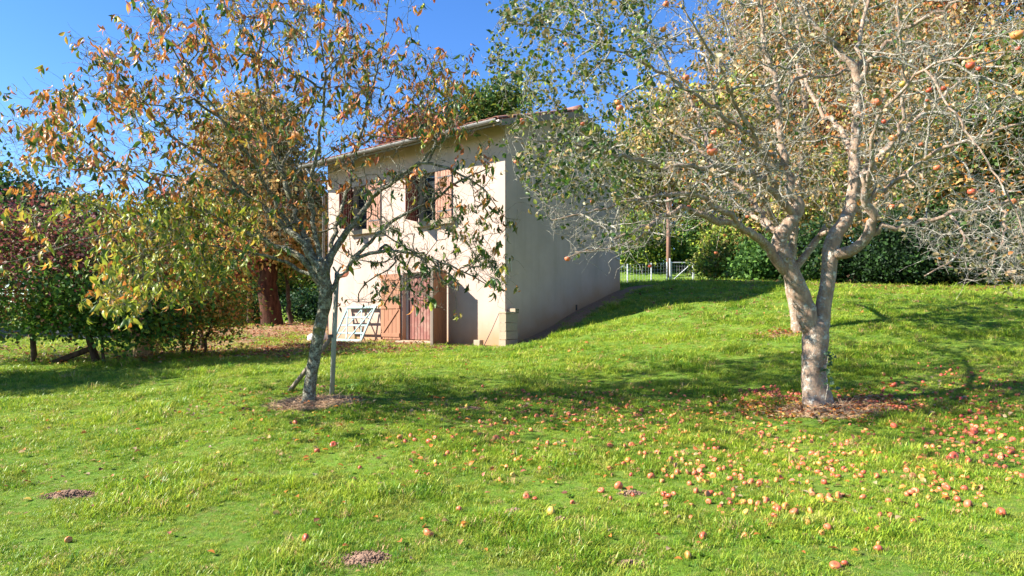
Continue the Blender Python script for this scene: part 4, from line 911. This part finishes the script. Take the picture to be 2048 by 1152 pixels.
for k, (a, y0, Y, rx, ry, lab, pal, wt) in enumerate([
    (70, 430, 38, 120, 70, 'bluish dark conifer far off over the maroon tree', [(.03, .07, .04), DGREEN, (.06, .09, .05)], [.4, .3, .3]),
    (-90, 400, 36, 110, 120, 'far dark tree at the very edge of the garden', [DGREEN, GREEN, OLIVE], [.5, .3, .2]),
    (250, 500, 40, 110, 90, 'far green tree low behind the maroon tree', [GREEN, OLIVE, DGREEN], [.4, .3, .3]),
    (390, 500, 42, 110, 85, 'far olive tree low behind the conical conifer', [OLIVE, GREEN, OCHRE], [.4, .4, .2]),
    (640, 520, 44, 80, 90, 'far pale green tree seen between conifer and house', [YGREEN, GREEN, OLIVE], [.4, .4, .2]),
    (560, 540, 46, 90, 90, 'far shaded tree behind the reddish trunk', [DGREEN, GREEN, OLIVE], [.4, .4, .2])]):
    bg('far_tree', lab, 'tree', a, 640, Y, [(a, y0, Y, rx, ry, 3, 2), (a + rx * .4, y0 + 60, Y, rx, 60, 3, 1.5), (a - rx * .5, y0 + 80, Y, rx * .8, 60, 3, 1.2)], pal, wt, 12000, .30, 70 + k, .25, clump=.5, group='trees along the far side of the garden', nb=30)
bg('dark_shrub', 'red brown leaved shrub peeping over the roof edge behind the house', 'tree', 860, 640, 27, [(850,262,27,45,40,1.6,2),(800,290,27,40,40,1.4,1)], [RUST, MAROON, OLIVE, (.2, .1, .06)], [.3, .25, .25, .2], 5000, .16, 81, .15, clump=.3, nb=20)
bg('garden_tree', 'green leafy tree rising behind the corner of the roof', 'tree', 960, 640, 27, [(955,235,27,75,55,2,2),(1010,210,27,50,40,1.6,1),(900,270,27,45,40,1.6,1),(960,330,27,80,80,2,1)], [GREEN, DGREEN, YGREEN, OLIVE], [.4, .3, .15, .15], 14000, .15, 82, .2, clump=.28, nb=40)

# right side: bushes by the gate, hedges and the tall trees behind
for k, (a, y0, Y, rx, ry, lab, pal, wt, nl) in enumerate([
    (1275, 485, 36.5, 55, 70, 'glossy green laurel bush behind the wire fence beside the house', [GREEN, YGREEN, DGREEN], [.45, .3, .25], 9000),
    (1390, 490, 37, 55, 70, 'dark leafy laurel behind the utility pole and metal gate', [DGREEN, GREEN, YGREEN], [.45, .4, .15], 9000),
    (1455, 500, 30, 52, 62, 'pale green bush spilling over the right half of the metal gate', [YGREEN, OLIVE, GREEN, OCHRE], [.35, .25, .3, .1], 10000),
    (1530, 515, 27, 50, 50, 'round dark green bush left of the forked trunk at the lawn edge', [DGREEN, GREEN], [.6, .4], 9000)]):
    bg('laurel_bush', lab, 'bush', bright=1.45, bpx=a, bpy_=560, Y=Y, blobs= [(a, y0, Y, rx, ry, 1.5, 2), (a + rx * .6, y0 + 15, Y, rx * .7, ry * .8, 1.2, 1), (a - rx * .5, y0 + 20, Y - .3, rx * .7, ry * .7, 1.2, 1)], pal=pal, wts=wt, nleaf=nl, lsize=.16, seed=90 + k, trad=.06, clump=.24, group='bushes along the top of the lawn', nb=30)
for k, (a, y0, Y, rx, ry, lab, pal, wt, nl) in enumerate([
    (1640, 500, 25.5, 70, 70, 'dark hedge plant between the two limbs of the forked trunk', [DGREEN, (.02, .05, .02), OLIVE], [.6, .3, .1], 10000),
    (1780, 490, 24.5, 85, 80, 'deep green almost black hedge section right of the forked trunk', [(.02, .045, .018), DGREEN], [.6, .4], 14000),
    (1920, 490, 24.0, 85, 85, 'dark hedge section behind the low bare apple twigs', [DGREEN, (.03, .06, .02), OLIVE], [.5, .35, .15], 14000),
    (2070, 485, 24.5, 85, 90, 'olive hedge section at the very edge of the picture', [DGREEN, OLIVE, GREEN], [.4, .3, .3], 12000)]):
    bg('hedge', lab, 'hedge', a, 560, Y, [(a, y0, Y, rx, ry, 1.5, 2), (a, y0 + 35, Y - .4, rx, ry * .55, 1.3, 1.4)], pal, wt, nl, .14, 100 + k, .07, clump=.22, group='dark hedge along the top of the lawn', nb=30)
for k, (a, Y, bl, lab, pal, wt, nl, ls) in enumerate([
    (1300, 40, [(1290,330,40,110,100,4,2),(1290,470,40,120,80,3,1.4),(1340,250,40,100,80,3.5,1.5),(1240,400,40,80,80,3,1)], 'broad olive green tree rising behind the wire fence', [OLIVE, TAN, YGREEN, OCHRE], [.3, .15, .25, .3], 24000, .26),
    (1450, 38, [(1450,280,38,110,120,4,2),(1500,470,38,130,80,3,1.3),(1440,400,38,110,80,3.5,1.3),(1500,190,38,90,70,3,1)], 'tall ochre and green tree straight behind the metal gate', [OCHRE, OLIVE, GREEN, YGREEN], [.3, .3, .22, .18], 26000, .26),
    (1640, 36, [(1640,120,36,150,130,4.5,2),(1650,290,36,130,120,4,1.6),(1560,60,36,100,90,3.5,1),(1700,-40,36,140,90,4,1)], 'very tall tree with orange brown leaves above the forked apple tree', [(.38, .20, .09), OCHRE, RUST, OLIVE, TAN], [.3, .25, .12, .2, .13], 42000, .26),
    (1830, 33, [(1840,80,33,150,130,4.5,2),(1850,-60,33,140,90,4,1),(1800,230,33,110,100,3.5,1.2)], 'tall rusty leaved tree overlapping the orange brown one', [(.36, .20, .09), OCHRE, OLIVE, RUST, TAN], [.3, .25, .18, .12, .15], 38000, .24),
    (1960, 27, [(1960,280,27,170,140,3.5,2.4),(2060,150,27,130,120,3,1.6),(1880,390,27,130,90,2.5,1.4),(2100,350,27,110,130,3,1.2)], 'dense dark green broadleaf tree filling the corner over the hedge', [DGREEN, GREEN, (.04, .07, .02), OLIVE, OCHRE, ORANGE], [.18, .2, .08, .22, .2, .12], 48000, .19),
    (1700, 30, [(1700,400,30,110,80,3,2),(1610,380,30,80,80,2.5,1.3)], 'mid height olive tree behind the fork of the old apple tree', [OLIVE, OCHRE, YGREEN, TAN], [.3, .3, .25, .15], 18000, .20),
    (2160, 30, [(2160,60,30,110,160,3.5,2),(2180,300,30,110,160,3.5,1.4)], 'tall green tree at the far corner beyond the hedge', [GREEN, DGREEN, OLIVE], [.4, .35, .25], 12000, .26)]):
    bg('tall_tree', lab, 'tree', a, 560, Y, bl, pal, wt, nl, ls, 110 + k, .25, bright=1.5 if k != 4 else 1.2, clump=.42, group='trees behind the gate and hedge', nb=60)

# stone wall, far left, beyond the lawn
sw = empty('stone_wall', (-16, 18.4, gz(-16, 18.4))); tag(sw, 'low dark dry stone wall beyond the lawn behind the maroon tree', 'wall')
r = np.random.default_rng(9); sb = np.array(sw.location)
sm = []
for k in range(6):
    b_ = B().box((0, 0, 0), (1, 1, 1)); V = np.array(b_.V) * (1 + r.uniform(-.14, .14, (8, 3))); sm.append(newmesh('stone', V, b_.F, M['stone']))
for row in range(4):
    x = -17.5 + row * .13
    while x < -9.5:
        l = r.uniform(.26, .5); y = 18.4 + (x + 16) * .12; o = link('stone', sm[r.integers(6)], sw, (x + l / 2 - sb[0], y - sb[1] + r.uniform(-.03, .03), gz(x, y, False) - sb[2] + .1 + row * .2), (r.uniform(-.05, .05), r.uniform(-.05, .05), .12), (l * .97, .35, .19)); x += l

# dry grass clump
r = np.random.default_rng(77); pt = ground_at(292, 712)
n = 260; P0 = np.zeros((n, 3)); P0[:, :2] = r.normal(0, .13, (n, 2)); a = r.uniform(0, 2 * PI, n); L = r.uniform(.35, .8, n)
P1 = P0 + np.stack([np.cos(a) * .12, np.sin(a) * .12, np.ones(n) * .55], 1) * L[:, None]; P2 = P1 + np.stack([np.cos(a) * .3, np.sin(a) * .3, np.ones(n) * .4], 1) * L[:, None]
V1, F1 = prisms(P0, P1, np.full(n, .004), np.full(n, .003)); V2, F2 = prisms(P1, P2, np.full(n, .003), np.full(n, .0008))
o = mk('dry_grass_clump', np.vstack([V1, V2]), np.vstack([F1, F2 + len(V1)]), M['straw'], loc=tuple(pt)); tag(o, 'pale dried tall grass clump between the maroon tree and the autumn shrub', 'dry grass')

# ------------------------------------------------------------------ molehills and bare soil
labs = ['flat crumbly molehill alone in the grass of the empty part of the lawn', 'largest bare patch of pinkish soil at the very bottom of the lawn', 'small heap of dry soil with a red apple beside it', 'dark soil heap in the shade below the house corner', 'little soil scrape behind a coral apple among the windfalls', 'bare soil scrape low in the grass among scattered apples', 'tiny worn soil spot beside the yellow apple']
for (p, a, b_), lab, (sx, sy, *_z) in zip(soil_w, labs, soil_spots):
    hh = .04 if a > .2 else .02; n1, n2 = 26, 9; V = [(0, 0, hh)]; Fq = []
    for i in range(1, n2):
        q = i / (n2 - 1)
        for k in range(n1):
            t_ = 2 * PI * k / n1; rr = q * (1 + .25 * mnoise.noise(Vector((math.cos(t_) * 1.5, math.sin(t_) * 1.5, p[0]))))
            x, y = a * rr * math.cos(t_), b_ * 1.25 * rr * math.sin(t_); z = hh * (1 - q) ** .7 + (gz(p[0] + x, p[1] + y) - p[2]) + .03 * mnoise.noise(Vector((x * 22, y * 22, 3.0 + p[0]))) * (1 - q * .5) - .018 * q
            V.append((x, y, z))
    Fq = [(0, 1 + k, 1 + (k + 1) % n1) for k in range(n1)]
    for i in range(n2 - 2):
        for k in range(n1): c = 1 + i * n1 + k; d = 1 + i * n1 + (k + 1) % n1; Fq.append((c, c + n1, d + n1, d))
    o = mk('soil_heap', np.array(V), Fq, M['soil'], smooth=True, loc=tuple(p)); tag(o, lab, 'soil heap', 'patches of bare soil in the lawn')
    nc_ = int(700 * a * b_ / .022); an2 = r.uniform(0, 2 * PI, nc_); qq = r.uniform(0, 1.25, nc_) ** .7; cxy = np.stack([a * qq * np.cos(an2), b_ * 1.25 * qq * np.sin(an2)], 1)
    cz = hh * np.clip(1 - qq, 0, 1) ** .7 + gz(p[0] + cxy[:, 0], p[1] + cxy[:, 1]) - p[2]; sz_ = r.uniform(.002, .009, nc_) * (1.4 - qq * .6)
    oct_ = np.array([(1,0,0),(0,1,0),(-1,0,0),(0,-1,0),(0,0,1),(0,0,-1)]); of = np.array([(0,1,4),(1,2,4),(2,3,4),(3,0,4),(1,0,5),(2,1,5),(3,2,5),(0,3,5)])
    CV = (np.column_stack([cxy, cz])[:, None] + oct_[None] * sz_[:, None, None] * r.uniform(.6, 1.4, (nc_, 6, 1))).reshape(-1, 3); CF = (of[None] + (np.arange(nc_) * 6)[:, None, None]).reshape(-1, 3)
    oc = mk('clods', CV, CF, M['soil'], o); oc['kind'] = 'stuff'

# ------------------------------------------------------------------ mulch rings
def scatter_straw(name, label, c, rx, ry, n, seed):
    r = np.random.default_rng(seed); a = r.uniform(0, 2 * PI, n); q = np.sqrt(r.uniform(.02, 1, n)); x = c[0] + rx * q * np.cos(a); y = c[1] + ry * q * np.sin(a); z = gz(x, y) + r.uniform(0, .035, n) * (1.2 - q)
    d = r.normal(0, 1, (n, 3)); d[:, 2] *= .25; d /= np.linalg.norm(d, axis=1)[:, None]; P0 = np.stack([x, y, z + .008], 1); P1 = P0 + d * r.uniform(.04, .13, n)[:, None]
    V, Fq = prisms(P0, P1, np.full(n, .0028), np.full(n, .0018)); o = mk(name, V, Fq, M['straw']); tag(o, label, 'mulch', kind='stuff')
scatter_straw('straw_mulch', 'ring of dry straw round the foot of the young tree and post', TL + [.08, -.02], .55, .38, 2300, 1)
scatter_straw('straw_mulch', 'dry straw and litter round the foot of the old apple tree', TR + [.12, -.16], .62, .36, 2600, 2)
scatter_straw('straw_mulch', 'strip of dry litter along the front wall of the house', h2w(-4.0, -.45), 2.6, .8, 1600, 3)

# ------------------------------------------------------------------ fallen apples
r = np.random.default_rng(2024); fall = []
single = [(610,1082,'red',21,'lone dark red fallen apple near the bottom edge, apart from all others'),(858,1070,'coral',24,'large coral fallen apple above the biggest bare soil patch'),(1103,1028,'yellow',22,'largest yellow fallen apple, beside the small soil heap'),(1027,1037,'red',15,'small red fallen apple lying on the small soil heap'),(918,1022,'coral',14,None),(925,1056,'orange',14,None),(1053,997,'coral',15,None),(1070,999,'red',10,None),(667,893,'red',16,'red fallen apple in the grass in front of the mulched young tree'),(634,903,'red',13,None),(590,848,'red',13,'red fallen apple lying nearest the mulch of the young tree'),(800,878,'orange',13,None),(812,884,'red',13,None),(822,874,'red',14,None),(831,881,'red',12,None),(858,885,'red',14,None),(870,876,'coral',10,None),(905,878,'coral',13,None),(935,884,'orange',10,None),(992,880,'coral',16,None),(1006,880,'red',10,None),(1237,975,'coral',20,'big coral fallen apple in front of the little soil scrape'),(1202,984,'coral',15,None),(1222,998,'red',11,None),(1408,1078,'red',20,'bright red fallen apple with a second one pressed against it'),(1410,1064,'yellow',11,None),(1375,1117,'orange',18,None),(1491,1073,'orange',14,None),(1671,1137,'coral',24,'large coral fallen apple at the bottom edge below the forked tree'),(1689,1129,'red',15,'red fallen apple touching the large coral one at the bottom edge'),(1757,1064,'orange',22,'plump orange fallen apple low in the grass under the forked tree'),(1736,1064,'coral',13,None),(1756,1100,'red',18,None),(1758,1088,'orange',12,None),(1655,1060,'coral',17,None),(1644,1069,'orange',14,None),(1642,998,'orange',18,None),(1657,996,'coral',15,None),(1678,995,'orange',17,None),(1645,1008,'coral',14,None),(1587,1028,'coral',20,None),(1598,1016,'coral',14,None),(1572,1018,'orange',18,None),(1552,1016,'coral',14,None),(1537,1007,'coral',17,None),(1622,1026,'orange',17,None),(1620,1017,'coral',14,None),(1548,1036,'red',15,None),(1532,1042,'coral',13,None),(1544,1055,'coral',15,None),(1440,1014,'red',14,None),(1438,1024,'orange',10,None),(1334,1029,'orange',15,None),(1338,996,'red',16,None),(1328,990,'red',14,None),(1347,990,'coral',13,None),(1315,1012,'yellow',12,None),(1332,1010,'orange',12,None),(1382,1037,'red',12,None),(1393,985,'coral',14,None),(1302,955,'coral',16,None),(1908,917,'red',24,'large crimson fallen apple standing out in the grass near the edge of the picture'),(1935,924,'red',16,None),(1868,951,'red',16,None),(1940,868,'red',17,None),(1948,862,'red',16,None),(1982,866,'red',19,None),(2002,874,'yellow',14,'bright yellow fallen apple among crimson ones near the picture edge'),(1786,772,'red',17,'big red fallen apple in the shade beyond the forked trunk'),(1808,930,'coral',12,None),(1938,1013,'coral',22,None),(2003,1030,'red',22,None),(1826,988,'coral',18,None),(1820,990,'coral',13,None),(1788,855,'red',14,None),(1782,845,'coral',12,None),(137,1083,'orange',15,'single pale orange apple alone in the open sunny lawn'),(1000,835,'coral',9,None),(918,1055,'brown',9,None),(720,935,'red',9,None),(835,945,'coral',12,None),(858,952,'coral',10,None)]
for a, b_, c, d, l in single: fall.append((a, b_, c, d / 1.0, l))
cl = [(1930,850,150,70,80,'r'),(1990,930,90,60,24,'r'),(1800,800,110,26,30,'r'),(1560,800,90,12,40,'r'),(1760,812,80,14,36,'r'),(1120,790,170,22,90,'o'),(1300,840,190,36,90,'o'),(1500,900,200,46,80,'o'),(1700,930,180,44,60,'o'),(1880,900,130,44,60,'o'),(1000,900,150,40,40,'o'),(1550,792,70,14,60,'r'),(1720,806,70,14,50,'r'),(1640,822,110,9,30,'r'),(1900,800,150,44,50,'r'),(1960,860,130,50,30,'r'),(1560,785,75,13,52,'r'),(1735,800,62,13,36,'r'),(1850,812,60,18,22,'r'),(1940,825,120,40,50,'r'),(2000,780,50,18,14,'r'),(1880,740,110,28,26,'r'),(1450,1000,130,36,26,'o'),(1240,890,150,45,34,'o'),(1110,815,130,24,52,'o'),(1000,850,90,20,12,'o'),(1370,930,90,30,24,'o'),(1700,1000,130,36,16,'o'),(1910,985,120,32,30,'o'),(1610,900,160,28,16,'o'),(1480,860,60,14,8,'o'),(1420,960,80,30,18,'o'),(1330,860,120,30,20,'o')]
for a, b_, sx, sy, n, t_ in cl:
    for _ in range(n):
        x, y = r.normal(a, sx * .62), r.normal(b_, sy * .62)
        if y > 1148 or y < 700 or x > 2060 or (t_ == 'r' and abs(x - 1632) < 34 and y < 812): continue
        c = r.choice(['red', 'coral', 'orange', 'yellow', 'brown'], p=[.52, .32, .05, .01, .10] if t_ == 'r' else [.15, .42, .31, .05, .07]); fall.append((x, y, c, None, None))
ap = []
for x, y, c, d, l in fall:
    g_ = ground_at(x, y + 2)
    rad = (d / 2 * g_[1] / F * .95) if d else r.uniform(.015, .029); rad = min(max(rad, .015), .045)
    ap.append([g_, c, rad, l])
# push overlapping apples apart
for _ in range(8):
    for i_ in range(len(ap)):
        for j_ in range(i_):
            v = ap[i_][0][:2] - ap[j_][0][:2]; dd_ = math.hypot(*v); m_ = (ap[i_][2] + ap[j_][2]) * .98
            if 1e-6 < dd_ < m_: s_ = v / (dd_ + 1e-6) * (m_ - dd_) / 2; ap[i_][0][:2] += s_; ap[j_][0][:2] -= s_
LM = [(TR, 'the forked apple trunk'), (TL, 'the mulched young tree'), (soil_w[1][0][:2], 'the largest soil patch'), (soil_w[2][0][:2], 'the small soil heap'), (soil_w[4][0][:2], 'the little soil scrape'), (soil_w[3][0][:2], 'the shaded soil heap'), (soil_w[5][0][:2], 'the low soil scrape')]
def cls(a_):
    g_, c, rad, l = a_; ds = [np.linalg.norm(g_[:2] - p) for p, _ in LM]; k = int(np.argmin([d * (.6 if i == 0 else 1) for i, d in enumerate(ds)])); p, nm = LM[k]; v = g_[:2] - p
    an_ = math.degrees(math.atan2(v[1], v[0])); side = 'to the right of' if -30 <= an_ < 30 else 'beyond' if 30 <= an_ < 150 else 'in front of' if -150 <= an_ < -30 else 'to the left of'
    sz = 'small' if rad < .0235 else 'medium sized' if rad < .028 else 'large'
    return (sz, c, side, nm), ds[k]
CL_ = [cls(a_) for a_ in ap]; rank = {}
for kq in {c_[0] for c_ in CL_}:
    for q_, k in enumerate(sorted([i for i, c_ in enumerate(CL_) if c_[0] == kq], key=lambda i: CL_[i][1])): rank[k] = q_
ONES = ['', 'first', 'second', 'third', 'fourth', 'fifth', 'sixth', 'seventh', 'eighth', 'ninth', 'tenth', 'eleventh', 'twelfth', 'thirteenth', 'fourteenth', 'fifteenth', 'sixteenth', 'seventeenth', 'eighteenth', 'nineteenth']
def ordi(n):
    if n < 20: return ONES[n]
    t_ = ['', '', 'twent', 'thirt', 'fort', 'fift', 'sixt', 'sevent', 'eight', 'ninet'][n // 10 % 10]
    return t_ + 'ieth' if n % 10 == 0 else t_ + 'y-' + ONES[n % 10]
def applabel(k):
    (sz, c, side, nm), d = CL_[k]; c = {'brown': 'rotting brown'}.get(c, c)
    return (f'{sz} {c} fallen apple nearest, {side} {nm}' if rank[k] == 0 else f'{ordi(rank[k] + 1)} nearest {sz} {c} fallen apple {side} {nm}')
order = np.argsort([-a[2] / a[0][1] if a[3] is None else -9 for a in ap]); V = []; Fq = []; Cc = []
av = {k: np.array([v.co[:] for v in m.vertices]) for k, m in AM.items()}; af = [tuple(p.vertices) for p in AM['red'].polygons]
cnt_ = 0
for q_, k in enumerate(order):
    g_, c, rad, l = ap[k]; z = gz(g_[0], g_[1]) + rad * r.uniform(.35, .75)
    rot = (r.uniform(-1.6, 1.6), r.uniform(-1.6, 1.6), r.uniform(0, 6))
    o = None
    sc_ = (rad * r.uniform(.92, 1.08), rad * r.uniform(.92, 1.08), rad * (r.uniform(.82, 1.02) if c != 'brown' else .6))
    if q_ < 298:
        o = link('fallen_apple', AM[c], None, (g_[0], g_[1], z), rot, sc_)
        tag(o, l or applabel(k), 'apple', 'windfall apples in the grass')
    else:
        Mx = Matrix.Translation((g_[0], g_[1], z)) @ Matrix.Rotation(rot[2], 4, 'Z') @ Matrix.Rotation(rot[0], 4, 'X') @ Matrix.Diagonal((*sc_, 1)); n = len(V)
        V += [tuple(Mx @ Vector(v)) for v in av[c]]; Fq += [tuple(i + n for i in f) for f in af]; Cc += [AC[c]] * len(av[c])
if V: o = mk('fallen_apples', np.array(V), Fq, M['apple'], None, np.array(Cc), True); tag(o, 'smaller windfall apples scattered through the grass', 'apples', kind='stuff')
print('apples', len(ap))

# ------------------------------------------------------------------ fallen leaves
r = np.random.default_rng(99); P = []; 
def lay(c, rx, ry, n): 
    a = r.uniform(0, 2 * PI, n); q = np.sqrt(r.uniform(0, 1, n)); P.append(np.stack([c[0] + rx * q * np.cos(a), c[1] + ry * q * np.sin(a)], 1))
lay(TL, 1.5, 1.0, 260); lay(TR, 1.6, .9, 420); lay((1.0, 7.6), 2.4, 1.0, 520); lay((2.0, 6.0), 2.6, 1.5, 420); lay((6.0, 7.6), 2.6, 1.3, 700); lay((0, 5.5), 4, 2.0, 260); lay((-1.2, 6.4), 1.2, .8, 110)
lay((-3.0, 6.5), 3, 1.6, 90); lay((4.8, 12.0), .5, .3, 160); lay((TR[0], TR[1] - .05), 1.0, .42, 900); lay((8, 17), 5, 4, 500); lay((12, 21), 6, 3, 1800); lay((-5.5, 17), 4.5, 3.0, 1700); lay((-8, 22), 4, 3.5, 2600); lay((-4.5, 14.5), 3.5, 1.6, 900); lay((-12, 14), 4, 1.6, 1100); lay((-7, 13.2), 3, 1.2, 700); lay((-3.2, 15.2), 2.5, 1.0, 500); lay((6.5, 6), 2.4, 1.5, 300); lay((2, 13), 5, 3, 150)
P = np.vstack(P); hx, hy = w2h(P[:, 0], P[:, 1]); P = P[~((hx < .05) & (hy > -.02) & (hx > -HL) & (hy < HD))]; n = len(P)
z = gz(P[:, 0], P[:, 1]) + r.uniform(.008, .05, n); PP = np.column_stack([P, z]); D = r.normal(0, 1, (n, 3)); D[:, 2] *= .25; N_ = r.normal(0, .35, (n, 3)); N_[:, 2] += 1
S = r.uniform(.03, .062, n) * np.where(PP[:, 1] > 12, 1.5, 1); kd = TM['oval']
V, Fr = leaves_np('oval', PP, frames(D, N_), S); C = palette(r, n, [ORANGE, RUST, OCHRE, TAN, YELLOW, (.2, .09, .05), PINK], [.24, .17, .18, .13, .08, .16, .04])
C = np.where((PP[:, 1] > 13)[:, None], palette(r, n, [(.30, .13, .07), RUST, TAN, (.2, .09, .05)], [.35, .25, .15, .25]), C)
o = mk('fallen_leaves', V, Fr, M['leaf'], None, np.repeat(C, len(kd[0]), 0)); tag(o, 'dry orange and brown leaves scattered over the lawn', 'fallen leaves', kind='stuff')

# ------------------------------------------------------------------ grass: tufts instanced on points
r = np.random.default_rng(123)
def tuft(nm, nb, rad, hmin, hmax, wd, lean, seed):
    r = np.random.default_rng(seed); V = []; Fq = []; Cc = []
    for _ in range(nb):
        a = r.uniform(0, 2 * PI); q = rad * math.sqrt(r.uniform()); x0, y0 = q * math.cos(a), q * math.sin(a); h = r.uniform(hmin, hmax); b_ = r.uniform(0, 2 * PI); l = r.uniform(.2, 1) * lean * h; w_ = wd * r.uniform(.7, 1.3)
        dx, dy = math.cos(b_), math.sin(b_); tx, ty = -dy * w_ / 2, dx * w_ / 2; n = len(V); bend = r.uniform(.5, 1)
        for u, ww in ((0, 1), (.5, .85), (.85, .5)):
            X = x0 + dx * l * u ** 1.8; Y = y0 + dy * l * u ** 1.8; Z = h * (u - .25 * bend * u * u) - .012
            V += [(X - tx * ww, Y - ty * ww, Z), (X + tx * ww, Y + ty * ww, Z)]
        V.append((x0 + dx * l * 1.15, y0 + dy * l * 1.15, h * (1 - .3 * bend) - .012))
        Fq += [(n, n+1, n+3, n+2), (n+2, n+3, n+5, n+4), (n+4, n+5, n+6)]; c = r.uniform(.72, 1.2); cy = r.uniform(.9, 1.35); Cc += [(c * cy, c, c * .9)] * 7
    me = newmesh(nm, np.array(V), Fq, M['grass'], np.array(Cc)); return bpy.data.objects.new(nm, me)
def weed(nm, seed):
    r = np.random.default_rng(seed); n = 9; a = r.uniform(0, 2 * PI, n); D = np.stack([np.cos(a), np.sin(a), r.uniform(.15, .6, n)], 1); N_ = np.tile([0, 0, 1.], (n, 1))
    V, Fr = leaves_np('oval', np.zeros((n, 3)), frames(D, N_), r.uniform(.03, .06, n)); me = newmesh(nm, V, Fr, M['grass'], np.repeat(r.uniform(.6, 1.0, (n, 1)) * np.array([[.75, .9, .9]]), len(TM['oval'][0]), 0)); return bpy.data.objects.new(nm, me)
src = bpy.data.collections.new('grass tufts')
TU = [tuft('grass_tuft', 22, .055, .025, .055, .0045, .8, 1), tuft('grass_tuft', 22, .06, .03, .065, .005, .9, 2), tuft('grass_tuft', 24, .055, .02, .05, .0045, 1.1, 3), tuft('grass_tuft', 20, .05, .05, .095, .005, .9, 4), tuft('grass_tuft', 18, .06, .03, .07, .006, 1.2, 5), weed('grass_weed', 6), weed('grass_weed', 7)]
for t_ in TU: src.objects.link(t_)
def region(x0, x1, y0, y1, dens):
    n = int((x1 - x0) * (y1 - y0) * dens); return np.stack([r.uniform(x0, x1, n), r.uniform(y0, y1, n)], 1)
PT = []
for y0, y1, dn, sc in ((2.3, 5, 1250, .92), (5, 7, 950, 1.0), (7, 10, 600, 1.2), (10, 14, 300, 1.55), (14, 20, 140, 2.0), (20, 34, 36, 3.0)):
    p = region(-.80 * y1 - 1.9, .80 * y1 + 1.9, y0, y1, dn); p = p[np.abs(p[:, 0]) < .80 * p[:, 1] + 1.9]; PT.append(np.column_stack([p, np.full(len(p), sc)]))
PT = np.vstack(PT); dm = dirtmask(PT[:, 0], PT[:, 1]); nz = np.array([mnoise.noise(Vector((a * 1.3, b_ * 1.3, 0))) for a, b_ in PT[:, :2]]); n2 = np.array([mnoise.noise(Vector((a * 4, b_ * 4, 7))) for a, b_ in PT[:, :2]])
hx, hy = w2h(PT[:, 0], PT[:, 1]); inside = (hx < .02) & (hy > -.02) & (hx > -HL) & (hy < HD)
keep = (~inside) & (r.uniform(size=len(PT)) > np.clip((dm - .35) * 1.7 + n2 * .5, 0, .95)) & (r.uniform(size=len(PT)) < np.clip(.95 + n2 * .9, .45, 1))
PT = PT[keep]; nz = nz[keep]; n2 = n2[keep]; n = len(PT); z = gz(PT[:, 0], PT[:, 1])
me = bpy.data.meshes.new('grass'); me.vertices.add(n); me.vertices.foreach_set('co', np.column_stack([PT[:, :2], z]).astype(np.float32).ravel())
near = PT[:, 1] < 14
idx = r.choice(7, n, p=[.27, .24, .225, .06, .195, .005, .005]); idx = np.where((nz > .25) & (r.uniform(size=n) < .35), 3, idx)
scale = (PT[:, 2] ** .62) * r.uniform(.5, .95, n) * (1 + .85 * nz + .45 * n2).clip(.5, 1.9); rot = np.column_stack([r.normal(0, .18, n), r.normal(0, .18, n), r.uniform(0, 6.283, n)])
sx = scale * (PT[:, 2] ** .38)
for nm, ty, v, fld in (('idx', 'INT', idx.astype(np.int32), 'value'), ('rot', 'FLOAT_VECTOR', rot.astype(np.float32).ravel(), 'vector'), ('scl', 'FLOAT_VECTOR', np.column_stack([sx, sx, scale]).astype(np.float32).ravel(), 'vector')):
    a = me.attributes.new(nm, ty, 'POINT'); a.data.foreach_set(fld, v)
go = link('grass', me); tag(go, 'lush short green lawn grass with tufts and weeds', 'grass', kind='stuff'); me.materials.append(M['grass'])
ng = bpy.data.node_groups.new('grass scatter', 'GeometryNodeTree'); ng.interface.new_socket('Geometry', in_out='INPUT', socket_type='NodeSocketGeometry'); ng.interface.new_socket('Geometry', in_out='OUTPUT', socket_type='NodeSocketGeometry')
gi = ng.nodes.new('NodeGroupInput'); gout = ng.nodes.new('NodeGroupOutput'); mp = ng.nodes.new('GeometryNodeMeshToPoints'); iop = ng.nodes.new('GeometryNodeInstanceOnPoints'); ci = ng.nodes.new('GeometryNodeCollectionInfo')
ci.inputs['Collection'].default_value = src; ci.inputs['Separate Children'].default_value = True; ci.inputs['Reset Children'].default_value = True
def na(nm, ty): x = ng.nodes.new('GeometryNodeInputNamedAttribute'); x.data_type = ty; x.inputs[0].default_value = nm; return [o for o in x.outputs if o.enabled][0]
L = ng.links.new; L(gi.outputs[0], mp.inputs[0]); L(mp.outputs[0], iop.inputs['Points']); L(ci.outputs[0], iop.inputs['Instance']); iop.inputs['Pick Instance'].default_value = True
L(na('idx', 'INT'), iop.inputs['Instance Index']); L(na('rot', 'FLOAT_VECTOR'), iop.inputs['Rotation']); L(na('scl', 'FLOAT_VECTOR'), iop.inputs['Scale']); L(iop.outputs[0], gout.inputs[0])
md = go.modifiers.new('scatter', 'NODES'); md.node_group = ng
print('grass tufts', n)
